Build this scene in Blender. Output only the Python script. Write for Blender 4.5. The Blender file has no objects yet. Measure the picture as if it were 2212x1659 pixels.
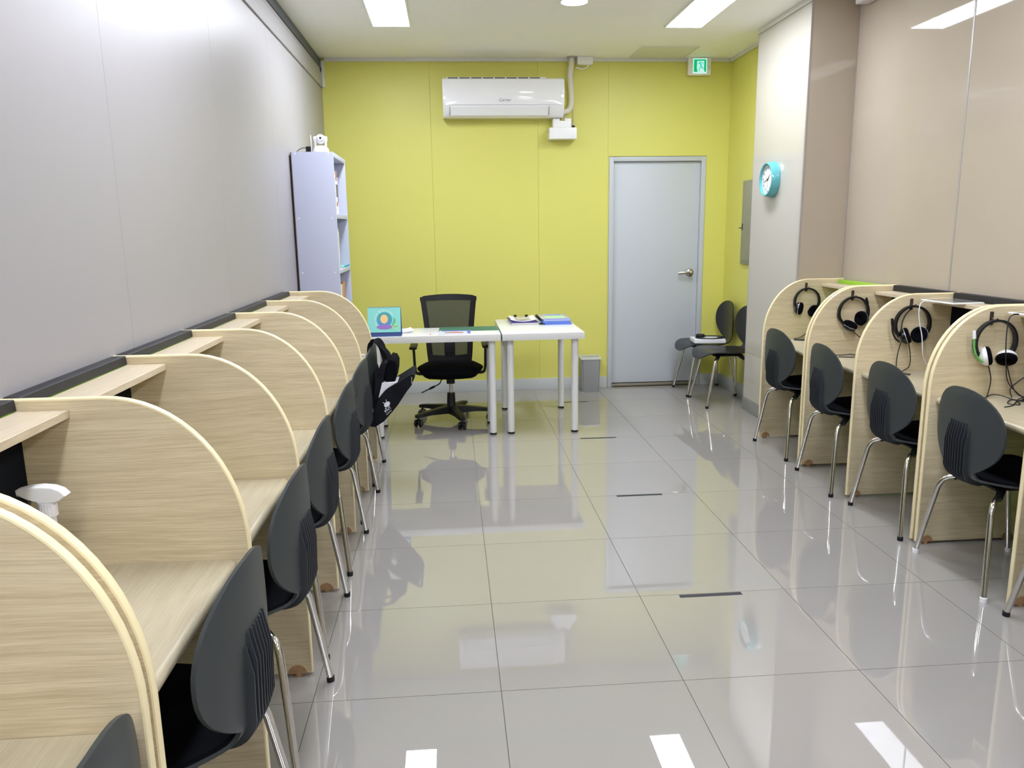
import bpy, bmesh, math, random
from mathutils import Vector, Matrix
random.seed(7)
S = bpy.context.scene
C = S.collection
PI = math.pi

# ------------------------------------------------------------------ camera, world, exposure
F_PX, YAW, PITCH, ROLL, CAM_H = 1685.8, 0.076429, 0.197144, -0.014723, 1.466
fw = Vector((math.sin(YAW) * math.cos(PITCH), math.cos(YAW) * math.cos(PITCH), -math.sin(PITCH)))
rt = Vector((math.cos(YAW), -math.sin(YAW), 0))
up = rt.cross(fw)
rt2 = math.cos(ROLL) * rt + math.sin(ROLL) * up
up2 = -math.sin(ROLL) * rt + math.cos(ROLL) * up
cd = bpy.data.cameras.new('camera')
cam = bpy.data.objects.new('camera', cd)
C.objects.link(cam)
M = Matrix((rt2, up2, -fw)).transposed().to_4x4()
M.translation = Vector((0, 0, CAM_H))
cam.matrix_world = M
cd.sensor_fit = 'HORIZONTAL'
cd.sensor_width = 36.0
cd.lens = F_PX * 36.0 / 2212.0
cd.clip_start = 0.02
S.camera = cam
S.view_settings.view_transform = 'Standard'
S.view_settings.look = 'None'
S.view_settings.gamma = 1.0
S.view_settings.use_curve_mapping = False
S.view_settings.exposure = 1.82
S.cycles.use_denoising = True
S.cycles.max_bounces = 12
S.cycles.diffuse_bounces = 8
S.cycles.glossy_bounces = 5
S.cycles.transparent_max_bounces = 8
S.cycles.sample_clamp_indirect = 6.0
S.cycles.caustics_reflective = False
S.cycles.caustics_refractive = False
w = bpy.data.worlds.new('world')
S.world = w
w.use_nodes = True
w.node_tree.nodes['Background'].inputs[0].default_value = (1, 1, 1, 1)
w.node_tree.nodes['Background'].inputs[1].default_value = 0.02
PANEL_L = 11.0      # radiance of the ceiling panel diffusers
DOWN_L = 9.0


# ------------------------------------------------------------------ materials
def lin(c):
    o = []
    for v in c[:3]:
        v = v / 255.0
        o.append(v / 12.92 if v <= 0.04045 else ((v + 0.055) / 1.055) ** 2.4)
    return (*o, 1.0)


def mat(name, col, rough=0.5, metal=0.0, spec=0.5, coat=0.0, bump=None, vary=None, aniso=0):
    m = bpy.data.materials.new(name)
    m.use_nodes = True
    nt = m.node_tree
    b = nt.nodes['Principled BSDF']
    b.inputs['Base Color'].default_value = lin(col)
    b.inputs['Roughness'].default_value = rough
    b.inputs['Metallic'].default_value = metal
    b.inputs['Specular IOR Level'].default_value = spec
    if coat:
        b.inputs['Coat Weight'].default_value = coat
        b.inputs['Coat Roughness'].default_value = 0.05
    tc = None
    if vary or bump:
        tc = nt.nodes.new('ShaderNodeTexCoord')
    if vary:
        sc, amt = vary
        n = nt.nodes.new('ShaderNodeTexNoise')
        n.inputs['Scale'].default_value = sc
        n.inputs['Detail'].default_value = 5
        nt.links.new(tc.outputs['Object'], n.inputs['Vector'])
        r = nt.nodes.new('ShaderNodeValToRGB')
        l = lin(col)
        r.color_ramp.elements[0].position = 0.3
        r.color_ramp.elements[1].position = 0.7
        r.color_ramp.elements[0].color = tuple(max(0, v * (1 - amt)) for v in l[:3]) + (1,)
        r.color_ramp.elements[1].color = tuple(min(1, v * (1 + amt)) for v in l[:3]) + (1,)
        nt.links.new(n.outputs['Fac'], r.inputs['Fac'])
        nt.links.new(r.outputs['Color'], b.inputs['Base Color'])
    if bump:
        sc, st = bump
        n2 = nt.nodes.new('ShaderNodeTexNoise')
        n2.inputs['Scale'].default_value = sc
        n2.inputs['Detail'].default_value = 3
        nt.links.new(tc.outputs['Object'], n2.inputs['Vector'])
        bp = nt.nodes.new('ShaderNodeBump')
        bp.inputs['Strength'].default_value = st
        bp.inputs['Distance'].default_value = 0.002
        nt.links.new(n2.outputs['Fac'], bp.inputs['Height'])
        nt.links.new(bp.outputs['Normal'], b.inputs['Normal'])
    return m


def wood(name, dark, light, scale, rough=0.4, wav=0.035):
    """laminate oak: fine streaks stretched along the axis whose scale is small"""
    m = bpy.data.materials.new(name)
    m.use_nodes = True
    nt = m.node_tree
    b = nt.nodes['Principled BSDF']
    b.inputs['Roughness'].default_value = rough
    tc = nt.nodes.new('ShaderNodeTexCoord')
    # slow waviness
    nw = nt.nodes.new('ShaderNodeTexNoise')
    nw.inputs['Scale'].default_value = 2.2
    nw.inputs['Detail'].default_value = 1
    nt.links.new(tc.outputs['Object'], nw.inputs['Vector'])
    sub = nt.nodes.new('ShaderNodeVectorMath')
    sub.operation = 'SCALE'
    sub.inputs['Scale'].default_value = wav
    nt.links.new(nw.outputs['Color'], sub.inputs[0])
    add = nt.nodes.new('ShaderNodeVectorMath')
    add.operation = 'ADD'
    nt.links.new(tc.outputs['Object'], add.inputs[0])
    nt.links.new(sub.outputs[0], add.inputs[1])
    mp = nt.nodes.new('ShaderNodeMapping')
    mp.inputs['Scale'].default_value = scale
    nt.links.new(add.outputs[0], mp.inputs['Vector'])
    n1 = nt.nodes.new('ShaderNodeTexNoise')
    n1.inputs['Scale'].default_value = 1.0
    n1.inputs['Detail'].default_value = 6
    n1.inputs['Roughness'].default_value = 0.65
    nt.links.new(mp.outputs[0], n1.inputs['Vector'])
    mp2 = nt.nodes.new('ShaderNodeMapping')
    mp2.inputs['Scale'].default_value = tuple(s * 0.16 for s in scale)
    nt.links.new(add.outputs[0], mp2.inputs['Vector'])
    n2 = nt.nodes.new('ShaderNodeTexNoise')
    n2.inputs['Scale'].default_value = 1.0
    n2.inputs['Detail'].default_value = 2
    nt.links.new(mp2.outputs[0], n2.inputs['Vector'])
    mx = nt.nodes.new('ShaderNodeMath')
    mx.operation = 'MULTIPLY_ADD'
    mx.inputs[1].default_value = 0.72
    nt.links.new(n1.outputs['Fac'], mx.inputs[0])
    ml = nt.nodes.new('ShaderNodeMath')
    ml.operation = 'MULTIPLY'
    ml.inputs[1].default_value = 0.28
    nt.links.new(n2.outputs['Fac'], ml.inputs[0])
    nt.links.new(ml.outputs[0], mx.inputs[2])
    r = nt.nodes.new('ShaderNodeValToRGB')
    r.color_ramp.elements[0].position = 0.34
    r.color_ramp.elements[1].position = 0.64
    r.color_ramp.elements[0].color = lin(dark)
    r.color_ramp.elements[1].color = lin(light)
    nt.links.new(mx.outputs[0], r.inputs['Fac'])
    nt.links.new(r.outputs['Color'], b.inputs['Base Color'])
    return m


def emit(name, col, strength):
    m = bpy.data.materials.new(name)
    m.use_nodes = True
    nt = m.node_tree
    nt.nodes.clear()
    o = nt.nodes.new('ShaderNodeOutputMaterial')
    e = nt.nodes.new('ShaderNodeEmission')
    e.inputs[0].default_value = lin(col)
    e.inputs[1].default_value = strength
    nt.links.new(e.outputs[0], o.inputs[0])
    return m


MT = {}
MT['tile'] = mat('glazed_tile', (155, 151, 147), 0.008, vary=(1.2, 0.015))
MT['tile'].node_tree.nodes['Principled BSDF'].inputs['IOR'].default_value = 2.15
MT['grout'] = mat('grout', (112, 109, 102), 0.9)
MT['ceiling'] = mat('ceiling_paint', (248, 247, 243), 0.75)
MT['wall_l'] = mat('white_wall_panel', (166, 163, 165), 0.40, spec=0.4)
MT['yellow'] = mat('yellow_wall_panel', (218, 215, 112), 0.42, spec=0.35)
MT['beige'] = mat('beige_gloss_panel', (186, 174, 157), 0.03, spec=0.25, vary=(1.5, 0.03))
MT['pillar'] = mat('ivory_gloss_panel', (194, 189, 178), 0.035, spec=0.55)
MT['trim'] = mat('grey_white_trim', (222, 222, 220), 0.4)
MT['steel'] = mat('brushed_trim', (172, 166, 162), 0.4, 0.15)
MT['darkstrip'] = mat('dark_grey_strip', (72, 78, 84), 0.5)
MT['base'] = mat('grey_baseboard', (198, 203, 204), 0.35)
MT['base_d'] = mat('dark_baseboard', (140, 141, 138), 0.4)
MT['door'] = mat('grey_door_paint', (196, 201, 207), 0.4, bump=(300, 0.05))
MT['frame'] = mat('grey_frame_paint', (192, 197, 200), 0.38)
MT['nickel'] = mat('satin_nickel', (180, 172, 158), 0.28, 1.0)
MT['chrome'] = mat('chrome', (215, 213, 208), 0.09, 1.0)
MT['wood'] = wood('oak_laminate', (196, 180, 143), (230, 216, 182), (8, 60, 330))
MT['woodtop'] = wood('pale_oak_top', (178, 167, 139), (200, 190, 163), (300, 8, 60), 0.32)
MT['woodshelf'] = wood('pale_oak_shelf', (196, 180, 150), (218, 204, 178), (300, 8, 60), 0.4)
MT['edge'] = mat('cream_edge_band', (240, 226, 182), 0.35)
MT['glide'] = wood('beech_glide', (150, 116, 80), (180, 142, 104), (60, 8, 60), 0.5)
MT['lime'] = mat('lime_board', (150, 200, 60), 0.5)
MT['felt'] = mat('black_felt', (22, 25, 31), 0.95, spec=0.1, bump=(400, 0.3))
MT['rail'] = mat('black_rail', (25, 27, 32), 0.5, bump=(250, 0.15))
MT['shell'] = mat('charcoal_shell', (54, 59, 60), 0.42, spec=0.4, bump=(500, 0.06))
MT['rib'] = mat('shaded_rib', (42, 46, 51), 0.42, spec=0.4)  # shell plastic darkened: shade between the ribs is put into the colour
MT['pad'] = mat('black_seat_fabric', (12, 13, 18), 0.95, spec=0.08, bump=(500, 0.3))
MT['ply'] = mat('black_ply', (30, 31, 36), 0.3, spec=0.5)
MT['black'] = mat('black_plastic', (15, 16, 19), 0.5, spec=0.35)
MT['blackg'] = mat('black_gloss', (18, 19, 22), 0.25)
MT['white'] = mat('white_laminate', (224, 225, 222), 0.28)
MT['whitep'] = mat('white_plastic', (240, 240, 240), 0.3)
MT['whiteg'] = mat('white_gloss', (244, 244, 246), 0.06, spec=0.6)
MT['shelfw'] = mat('white_bookcase', (192, 197, 218), 0.42)
MT['brown'] = mat('brown_back_board', (92, 66, 58), 0.7)
MT['aqua'] = mat('aqua_enamel', (98, 176, 182), 0.12, spec=0.6)
MT['face'] = mat('white_dial', (226, 228, 228), 0.5)
MT['ink'] = mat('ink_black', (30, 32, 36), 0.5)
MT['inkgrey'] = mat('ink_grey', (110, 110, 112), 0.5)
MT['elec'] = mat('metal_box_paint', (150, 150, 132), 0.42, 0.05, vary=(6, 0.06))
MT['fabric'] = mat('black_bag_fabric', (22, 23, 29), 0.85, spec=0.15, bump=(350, 0.4), vary=(9, 0.35))
MT['paper'] = mat('paper_white', (232, 232, 238), 0.7)
MT['binrim'] = mat('pale_bin_rim', (214, 216, 208), 0.4)
MT['bin'] = mat('grey_bin', (148, 150, 150), 0.4)
MT['binlid'] = mat('grey_bin_lid', (156, 160, 156), 0.45)
MT['navy'] = mat('navy_card', (38, 66, 128), 0.5)
MT['mint'] = mat('mint_page', (134, 214, 204), 0.5)
MT['teal'] = mat('teal_print', (62, 158, 166), 0.5)
MT['sea'] = mat('blue_print', (76, 138, 214), 0.5)
MT['purple'] = mat('purple_print', (152, 112, 190), 0.5)
MT['leaf'] = mat('green_print', (92, 178, 116), 0.5)
MT['lightgreen'] = mat('pale_green_print', (166, 220, 160), 0.5)
MT['peach'] = mat('yellow_print', (240, 200, 130), 0.5)
MT['matgreen'] = mat('cutting_mat_green', (48, 104, 82), 0.55)
MT['matline'] = mat('cutting_mat_line', (120, 160, 130), 0.6)
MT['blue'] = mat('blue_folder', (92, 142, 226), 0.4)
MT['blue2'] = mat('periwinkle_folder', (134, 156, 232), 0.4)
MT['violet'] = mat('violet_folder', (72, 60, 140), 0.4)
MT['clear'] = mat('clear_folder', (196, 194, 190), 0.2)
MT['cover'] = mat('blue_cover', (92, 112, 192), 0.5)
MT['brownp'] = mat('brown_print', (166, 130, 110), 0.5)
MT['red'] = mat('red_plastic', (214, 92, 80), 0.4)
MT['orange'] = mat('orange_book', (206, 130, 78), 0.5)
MT['tan'] = mat('tan_book', (190, 150, 118), 0.5)
MT['rust'] = mat('rust_book', (176, 116, 100), 0.5)
MT['silver'] = mat('silver_plastic', (190, 194, 200), 0.25, 0.7)
MT['green'] = mat('green_plastic', (108, 190, 96), 0.35)
MT['screen'] = mat('tablet_screen', (120, 122, 118), 0.12)
MT['hook'] = mat('brown_hook', (66, 54, 46), 0.35, 0.3)
MT['cordw'] = mat('white_cord', (226, 224, 228), 0.4)
MT['hosew'] = mat('wrapped_hose', (226, 222, 206), 0.6, bump=(90, 0.6))
MT['tape'] = mat('dark_tape', (42, 42, 48), 0.6)
MT['sill'] = mat('steel_sill', (150, 142, 124), 0.35, 0.6)
MT['magcover'] = mat('booklet_cover', (212, 213, 224), 0.45)
MT['hatchp'] = mat('hatch_paint', (222, 223, 212), 0.7)
MT['hair'] = mat('grey_back_panel', (180, 180, 176), 0.6)
MT['light'] = emit('panel_diffuser', (238, 243, 255), PANEL_L)
MT['down'] = emit('downlight_diffuser', (248, 250, 255), DOWN_L)
MT['exitg'] = emit('exit_green', (20, 180, 112), 0.30)
MT['exitw'] = emit('exit_white', (214, 255, 240), 0.25)
MT['exitm'] = emit('exit_man', (60, 214, 190), 0.30)


def net_material():
    m = bpy.data.materials.new('mesh_fabric')
    m.use_nodes = True
    nt = m.node_tree
    nt.nodes.clear()
    o = nt.nodes.new('ShaderNodeOutputMaterial')
    t = nt.nodes.new('ShaderNodeBsdfTransparent')
    d = nt.nodes.new('ShaderNodeBsdfDiffuse')
    d.inputs[0].default_value = lin((44, 50, 64))
    tc = nt.nodes.new('ShaderNodeTexCoord')
    v = nt.nodes.new('ShaderNodeTexNoise')
    v.inputs['Scale'].default_value = 900
    nt.links.new(tc.outputs['Object'], v.inputs['Vector'])
    mr = nt.nodes.new('ShaderNodeMapRange')
    mr.inputs['From Min'].default_value = 0.3
    mr.inputs['From Max'].default_value = 0.7
    mr.inputs['To Min'].default_value = 0.80
    mr.inputs['To Max'].default_value = 0.90
    nt.links.new(v.outputs['Fac'], mr.inputs['Value'])
    mx = nt.nodes.new('ShaderNodeMixShader')
    nt.links.new(mr.outputs[0], mx.inputs[0])
    nt.links.new(t.outputs[0], mx.inputs[1])
    nt.links.new(d.outputs[0], mx.inputs[2])
    nt.links.new(mx.outputs[0], o.inputs[0])
    return m


MT['net'] = net_material()


# ------------------------------------------------------------------ mesh helpers
def wloc(o):
    v = Vector((0, 0, 0))
    while o is not None:
        v += o.location
        o = o.parent
    return v


class MB:
    def __init__(self):
        self.bm = bmesh.new()

    def _bev(self, verts, bev, seg=2):
        if bev > 0:
            es = list({e for v in verts for e in v.link_edges})
            bmesh.ops.bevel(self.bm, geom=es, offset=bev, segments=seg, profile=0.6, affect='EDGES')

    def box(self, x0, x1, y0, y1, z0, z1, bev=0.0, seg=2, mx=None):
        m = Matrix.Translation(((x0 + x1) / 2, (y0 + y1) / 2, (z0 + z1) / 2)) @ Matrix.Diagonal((abs(x1 - x0), abs(y1 - y0), abs(z1 - z0), 1))
        if mx is not None:
            m = mx @ m
        r = bmesh.ops.create_cube(self.bm, size=1.0, matrix=m)
        self._bev(r['verts'], bev, seg)
        return self

    def cyl(self, p0, p1, r0, r1=None, seg=20, caps=True):
        r1 = r0 if r1 is None else r1
        p0, p1 = Vector(p0), Vector(p1)
        d = p1 - p0
        q = Vector((0, 0, 1)).rotation_difference(d.normalized()).to_matrix().to_4x4()
        q.translation = (p0 + p1) / 2
        bmesh.ops.create_cone(self.bm, cap_ends=caps, cap_tris=False, segments=seg, radius1=r0, radius2=r1, depth=d.length, matrix=q)
        return self

    def ball(self, c, r, seg=16, sc=(1, 1, 1), mx=None):
        m = Matrix.Translation(c) @ Matrix.Diagonal((*sc, 1))
        if mx is not None:
            m = mx @ m
        bmesh.ops.create_uvsphere(self.bm, u_segments=seg, v_segments=max(6, seg // 2), radius=r, matrix=m)
        return self

    def prism(self, poly, fn, a0, a1, bev=0.0):
        """poly in 2D, fn(u, v, a) -> 3D point, extruded from a0 to a1"""
        b0 = [self.bm.verts.new(fn(u, v, a0)) for u, v in poly]
        b1 = [self.bm.verts.new(fn(u, v, a1)) for u, v in poly]
        n = len(poly)
        self.bm.faces.new(b0[::-1])
        self.bm.faces.new(b1)
        for i in range(n):
            self.bm.faces.new((b0[i], b0[(i + 1) % n], b1[(i + 1) % n], b1[i]))
        if bev > 0:
            es = [e for v in b0 + b1 for e in v.link_edges if (e.verts[0] in b0) == (e.verts[1] in b0)]
            es = list(set(es))
            bmesh.ops.bevel(self.bm, geom=es, offset=bev, segments=3, profile=0.6, affect='EDGES')
        return self

    def sweep(self, pts, prof, closed=False, ref=None):
        """sweep a closed 2D profile along pts"""
        pts = [Vector(p) for p in pts]
        n = len(pts)
        rings = []
        prevn = None
        for i, p in enumerate(pts):
            if closed:
                t = (pts[(i + 1) % n] - pts[i - 1])
            else:
                t = pts[min(i + 1, n - 1)] - pts[max(i - 1, 0)]
            t.normalize()
            if ref is not None:
                a = Vector(ref)
                a = (a - t * a.dot(t)).normalized()
            elif prevn is None:
                a = t.orthogonal().normalized()
            else:
                a = (prevn - t * prevn.dot(t))
                a = a.normalized() if a.length > 1e-6 else t.orthogonal().normalized()
            prevn = a
            b = t.cross(a)
            rings.append([self.bm.verts.new(p + a * u + b * v) for u, v in prof])
        k = len(prof)
        for i in range(n if closed else n - 1):
            r0, r1 = rings[i], rings[(i + 1) % n]
            for j in range(k):
                self.bm.faces.new((r0[j], r0[(j + 1) % k], r1[(j + 1) % k], r1[j]))
        if not closed:
            self.bm.faces.new(rings[0][::-1])
            self.bm.faces.new(rings[-1])
        return self

    def tube(self, pts, r, seg=10, closed=False):
        prof = [(r * math.cos(2 * PI * k / seg), r * math.sin(2 * PI * k / seg)) for k in range(seg)]
        return self.sweep(pts, prof, closed)

    def lathe(self, prof, c, seg=32, axis=None):
        """prof [(r, h)] about axis through c"""
        q = Matrix.Identity(4) if axis is None else Vector((0, 0, 1)).rotation_difference(Vector(axis).normalized()).to_matrix().to_4x4()
        c = Vector(c)
        rings = []
        for r, h in prof:
            if r < 1e-6:
                rings.append([self.bm.verts.new(c + q @ Vector((0, 0, h)))])
            else:
                rings.append([self.bm.verts.new(c + q @ Vector((r * math.cos(2 * PI * k / seg), r * math.sin(2 * PI * k / seg), h))) for k in range(seg)])
        for a, b in zip(rings, rings[1:]):
            for k in range(seg):
                k2 = (k + 1) % seg
                if len(a) == 1 and len(b) == 1:
                    continue
                if len(a) == 1:
                    self.bm.faces.new((a[0], b[k2], b[k]))
                elif len(b) == 1:
                    self.bm.faces.new((a[k], a[k2], b[0]))
                else:
                    self.bm.faces.new((a[k], a[k2], b[k2], b[k]))
        return self

    def grid(self, P, Q=None):
        """thick sheet from two vertex grids P (front) and Q (back)"""
        ni, nj = len(P), len(P[0])
        a = [[self.bm.verts.new(p) for p in row] for row in P]
        for i in range(ni - 1):
            for j in range(nj - 1):
                self.bm.faces.new((a[i][j], a[i][j + 1], a[i + 1][j + 1], a[i + 1][j]))
        if Q is not None:
            b = [[self.bm.verts.new(p) for p in row] for row in Q]
            for i in range(ni - 1):
                for j in range(nj - 1):
                    self.bm.faces.new((b[i][j], b[i + 1][j], b[i + 1][j + 1], b[i][j + 1]))
            rim = [(0, j) for j in range(nj)] + [(i, nj - 1) for i in range(1, ni)] + [(ni - 1, j) for j in range(nj - 2, -1, -1)] + [(i, 0) for i in range(ni - 2, 0, -1)]
            for k in range(len(rim)):
                (i, j), (i2, j2) = rim[k], rim[(k + 1) % len(rim)]
                self.bm.faces.new((a[i][j], b[i][j], b[i2][j2], a[i2][j2]))
        return self

    def build(self, name, m, parent=None, world=True, smooth=True):
        bmesh.ops.recalc_face_normals(self.bm, faces=self.bm.faces[:])
        me = bpy.data.meshes.new(name)
        if parent is not None and world:
            bmesh.ops.translate(self.bm, verts=self.bm.verts[:], vec=-wloc(parent))
        self.bm.to_mesh(me)
        self.bm.free()
        me.materials.append(m if not isinstance(m, str) else MT[m])
        if smooth:
            for p in me.polygons:
                p.use_smooth = True
            me.set_sharp_from_angle(angle=math.radians(32))
        o = bpy.data.objects.new(name, me)
        C.objects.link(o)
        if parent is not None:
            o.parent = parent
        return o


def thing(name, label, cat, loc=(0, 0, 0), rz=0.0, group=None):
    o = bpy.data.objects.new(name, None)
    o.empty_display_size = 0.1
    C.objects.link(o)
    o.location = loc
    o.rotation_euler = (0, 0, rz)
    tag(o, label, cat, group)
    return o


def tag(o, label, cat, group=None):
    o['label'] = label
    o['category'] = cat
    if group:
        o['group'] = group
    return o


def single(mb, name, m, label, cat, base, group=None):
    """a thing that is one mesh, its origin at its base"""
    o = mb.build(name, m)
    b = Vector(base)
    o.data.transform(Matrix.Translation(-b))
    o.location = b
    return tag(o, label, cat, group)


def struct(mb, name, m, parent=None):
    o = mb.build(name, m, parent)
    if parent is None:
        o['kind'] = 'structure'
    return o


def dup(root, loc, rz, label, group=None):
    r = root.copy()
    C.objects.link(r)
    r.location = loc
    r.rotation_euler = (0, 0, rz)
    r['label'] = label
    if group:
        r['group'] = group
    for ch in list(root.children):
        c = ch.copy()
        C.objects.link(c)
        c.parent = r
        for g in list(ch.children):
            d = g.copy()
            C.objects.link(d)
            d.parent = c
    return r


def catmull(pts, n):
    out = []
    P = [pts[0]] + list(pts) + [pts[-1]]
    for i in range(1, len(P) - 2):
        p0, p1, p2, p3 = (Vector(q) for q in P[i - 1:i + 3])
        for k in range(n):
            t = k / n
            out.append(0.5 * ((2 * p1) + (p2 - p0) * t + (2 * p0 - 5 * p1 + 4 * p2 - p3) * t * t + (3 * p1 - p0 - 3 * p2 + p3) * t ** 3))
    out.append(Vector(pts[-1]))
    return out


def text_mb(body, size, m4, mb=None, ext=0.0004, align='CENTER', shear=0.0):
    cu = bpy.data.curves.new('lettering', 'FONT')
    cu.body = body
    cu.size = size
    cu.extrude = ext
    cu.align_x = align
    cu.align_y = 'CENTER'
    cu.shear = shear
    cu.resolution_u = 3
    o = bpy.data.objects.new('lettering', cu)
    C.objects.link(o)
    dg = bpy.context.evaluated_depsgraph_get()
    me = bpy.data.meshes.new_from_object(o.evaluated_get(dg))
    bpy.data.objects.remove(o)
    bpy.data.curves.remove(cu)
    me.transform(m4)
    mb = mb or MB()
    mb.bm.from_mesh(me)
    bpy.data.meshes.remove(me)
    return mb


def disc(mb, c, r, fn, a0, a1, seg=32, sy=1.0):
    mb.prism([(c[0] + r * math.cos(2 * PI * k / seg), c[1] + r * sy * math.sin(2 * PI * k / seg)) for k in range(seg)], fn, a0, a1)
    return mb


# ------------------------------------------------------------------ room shell
XL, XR, YB, YF, ZC = -1.030, 2.660, 7.035, -4.4, 2.885
XA = 2.500          # yellow side wall of the alcove with the door
XP, YP0, YP1 = 2.343, 5.160, 6.03      # pillar

fl = MB()
fl.box(XL - .1, XR + .1, YF - .1, YB + .1, -0.12, -0.003)
floor = struct(fl, 'floor', 'grout')
G = 0.0012
tile_cache = {}
i0 = math.floor((XL - .125) / .6)
j0 = math.floor((YF - 5.275) / .6)
for i in range(i0, 6):
    for j in range(j0, 4):
        xa, xb = .125 + .6 * i + G, .125 + .6 * (i + 1) - G
        ya, yb = 5.275 + .6 * j + G, 5.275 + .6 * (j + 1) - G
        xa, xb, ya, yb = max(xa, XL), min(xb, XR), max(ya, YF), min(yb, YB)
        if xb - xa < .01 or yb - ya < .01:
            continue
        key = (round(xb - xa, 4), round(yb - ya, 4))
        if key not in tile_cache:
            mb = MB().box(-key[0] / 2, key[0] / 2, -key[1] / 2, key[1] / 2, -.0028, 0)
            t = mb.build('tile', 'tile', floor, world=False)
            tile_cache[key] = t.data
        else:
            t = bpy.data.objects.new('tile', tile_cache[key])
            C.objects.link(t)
            t.parent = floor
        t.location = ((xa + xb) / 2, (ya + yb) / 2, 0)

struct(MB().box(XL - .1, XR + .1, YF - .1, YB + .1, ZC, ZC + .12), 'ceiling', 'ceiling')

# left wall with its panels
wl = struct(MB().box(XL - .15, XL - .012, YF - .1, YB + .1, 0, ZC), 'wall_left', 'trim')
y = 2.60 - 1.173 * 5
while y < YB:
    a, b = max(y + .0007, YF), min(y + 1.173 - .0007, YB)
    if b - a > .02:
        MB().box(XL - .012, XL, a, b, 0.0, 2.80, .0008, 1).build('panel', 'wall_l', wl)
    y += 1.173
tr = struct(MB().box(XL + .0005, XL + .013, YF, YB - .03, 2.643, 2.755, .002), 'trim_1', 'wall_l')
struct(MB().box(XL - .011, XL + .006, YF, YB - .02, 2.803, 2.868), 'trim_2', 'darkstrip')
struct(MB().box(XL + .001, XL + .03, YB - .03, YB - .002, 2.648, 2.858, .002), 'trim_3', 'trim')
struct(MB().box(XL + .0005, XL + .010, YB - .055, YB - .031, 2.757, 2.802, .001), 'trim_4', 'darkstrip')

# back wall: yellow panels round the door opening
DX0, DX1, DZ = 1.425, 2.303, 2.072
wb = struct(MB().box(XL - .15, DX0 - .01, YB + .012, YB + .15, 0, ZC).box(DX1 + .01, XA + .3, YB + .012, YB + .15, 0, ZC).box(DX0 - .01, DX1 + .01, YB + .012, YB + .15, DZ + .01, ZC).box(DX0 - .01, DX1 + .01, YB + .12, YB + .15, 0, DZ + .01), 'wall_back', 'yellow')
fxz = lambda u, v, a: (u, a, v)
g = .0005
for x0, x1 in ((XL, -.127), (-.127, .797), (.797, 1.415)):
    MB().box(x0 + g, x1 - g, YB, YB + .012, 0, ZC, .0006, 1).build('panel', 'yellow', wb)
MB().prism([(1.415 + g, 0), (DX0, 0), (DX0, DZ), (DX1, DZ), (DX1, 0), (XA, 0), (XA, ZC), (1.415 + g, ZC)], fxz, YB, YB + .012).build('panel', 'yellow', wb, smooth=False)
# alcove wall on the right (yellow), hidden back of the pillar, pillar, long beige wall
struct(MB().box(XA, XA + .15, YP1 - .02, YB + .15, 0, ZC), 'wall_alcove', 'yellow')
pil = struct(MB().box(XP + .008, XR + .02, YP0 + .008, YP1, 0, ZC), 'wall_pillar', 'trim')
MB().box(XP, XP + .008, YP0 + .010, YP1, .10, .4665, .0008, 1).build('panel', 'pillar', pil)
MB().box(XP, XP + .008, YP0 + .010, YP1, .4685, ZC - .03, .0008, 1).build('panel', 'pillar', pil)
MB().box(XP + .010, XR - .001, YP0, YP0 + .008, 0, ZC, .0008, 1).build('panel', 'beige', pil)
MB().box(XP - .002, XP + .011, YP0 - .002, YP0 + .011, 0, ZC - .03, .002).build('corner_trim', 'steel', pil)
MB().box(XP - .001, XP + .012, YP1 - .003, YP1 + .004, 0, ZC - .03, .001).build('corner_trim', 'steel', pil)
wr = struct(MB().box(XR + .008, XR + .15, YF - .1, YP0 + .02, 0, ZC), 'wall_right', 'trim')
ys = [YP0 - .001, 4.0, 2.78, 1.56, .34, -.88, -2.10, YF]
for b, a in zip(ys, ys[1:]):
    MB().box(XR, XR + .008, a + .005, b - .005, 0, ZC, .0006, 1).build('panel', 'beige', wr)
for yy in ys[1:-1]:
    MB().box(XR - .002, XR + .004, yy - .007, yy + .007, 0, ZC, .0015).build('joint_strip', 'steel', wr)
MB().box(XR - .004, XR + .004, YP0 - .006, YP0 - .0005, 0, ZC, .0015).build('joint_strip', 'steel', wr)
struct(MB().box(XL - .1, XR + .1, YF - .15, YF, 0, ZC), 'wall_front', 'wall_l')

# baseboards and cornice strips
struct(MB().box(XL, DX0 - .003, YB - .010, YB, 0, .105, .002), 'baseboard_back', 'base')
struct(MB().box(DX1 + .003, XA, YB - .010, YB, 0, .105, .002).box(XA - .010, XA, YP1, YB - .010, 0, .105, .002), 'baseboard_alcove', 'base')
struct(MB().box(XP - .008, XP + .004, YP0 + .012, YP1, 0, .098, .002), 'baseboard_pillar', 'base_d')
struct(MB().box(XL + .031, XA, YB - .018, YB - .001, ZC - .030, ZC, .003), 'trim_5', 'trim')
struct(MB().box(XA - .017, XA - .001, YP1, YB - .018, ZC - .030, ZC, .003), 'trim_6', 'trim')
struct(MB().box(XP - .012, XP - .001, YP0 - .004, YP1 + .004, ZC - .034, ZC, .003), 'trim_7', 'trim')

# ceiling hatch near the exit sign
hx0, hx1, hy0, hy1 = 1.585, 2.07, 6.57, 7.012
h = MB()
for q in ((hx0, hx1, hy0, hy0 + .012), (hx0, hx1, hy1 - .012, hy1), (hx0, hx0 + .012, hy0 + .012, hy1 - .012), (hx1 - .012, hx1, hy0 + .012, hy1 - .012)):
    h.box(*q, ZC - .005, ZC)
hatch = thing('ceiling_hatch', 'square access hatch flush in the ceiling in front of the green exit sign', 'hatch', ((hx0 + hx1) / 2, (hy0 + hy1) / 2, ZC))
h.build('hatch_frame', 'trim', hatch)
MB().box(hx0 + .015, hx1 - .015, hy0 + .015, hy1 - .015, ZC - .003, ZC).build('hatch_panel', 'hatchp', hatch)

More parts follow.
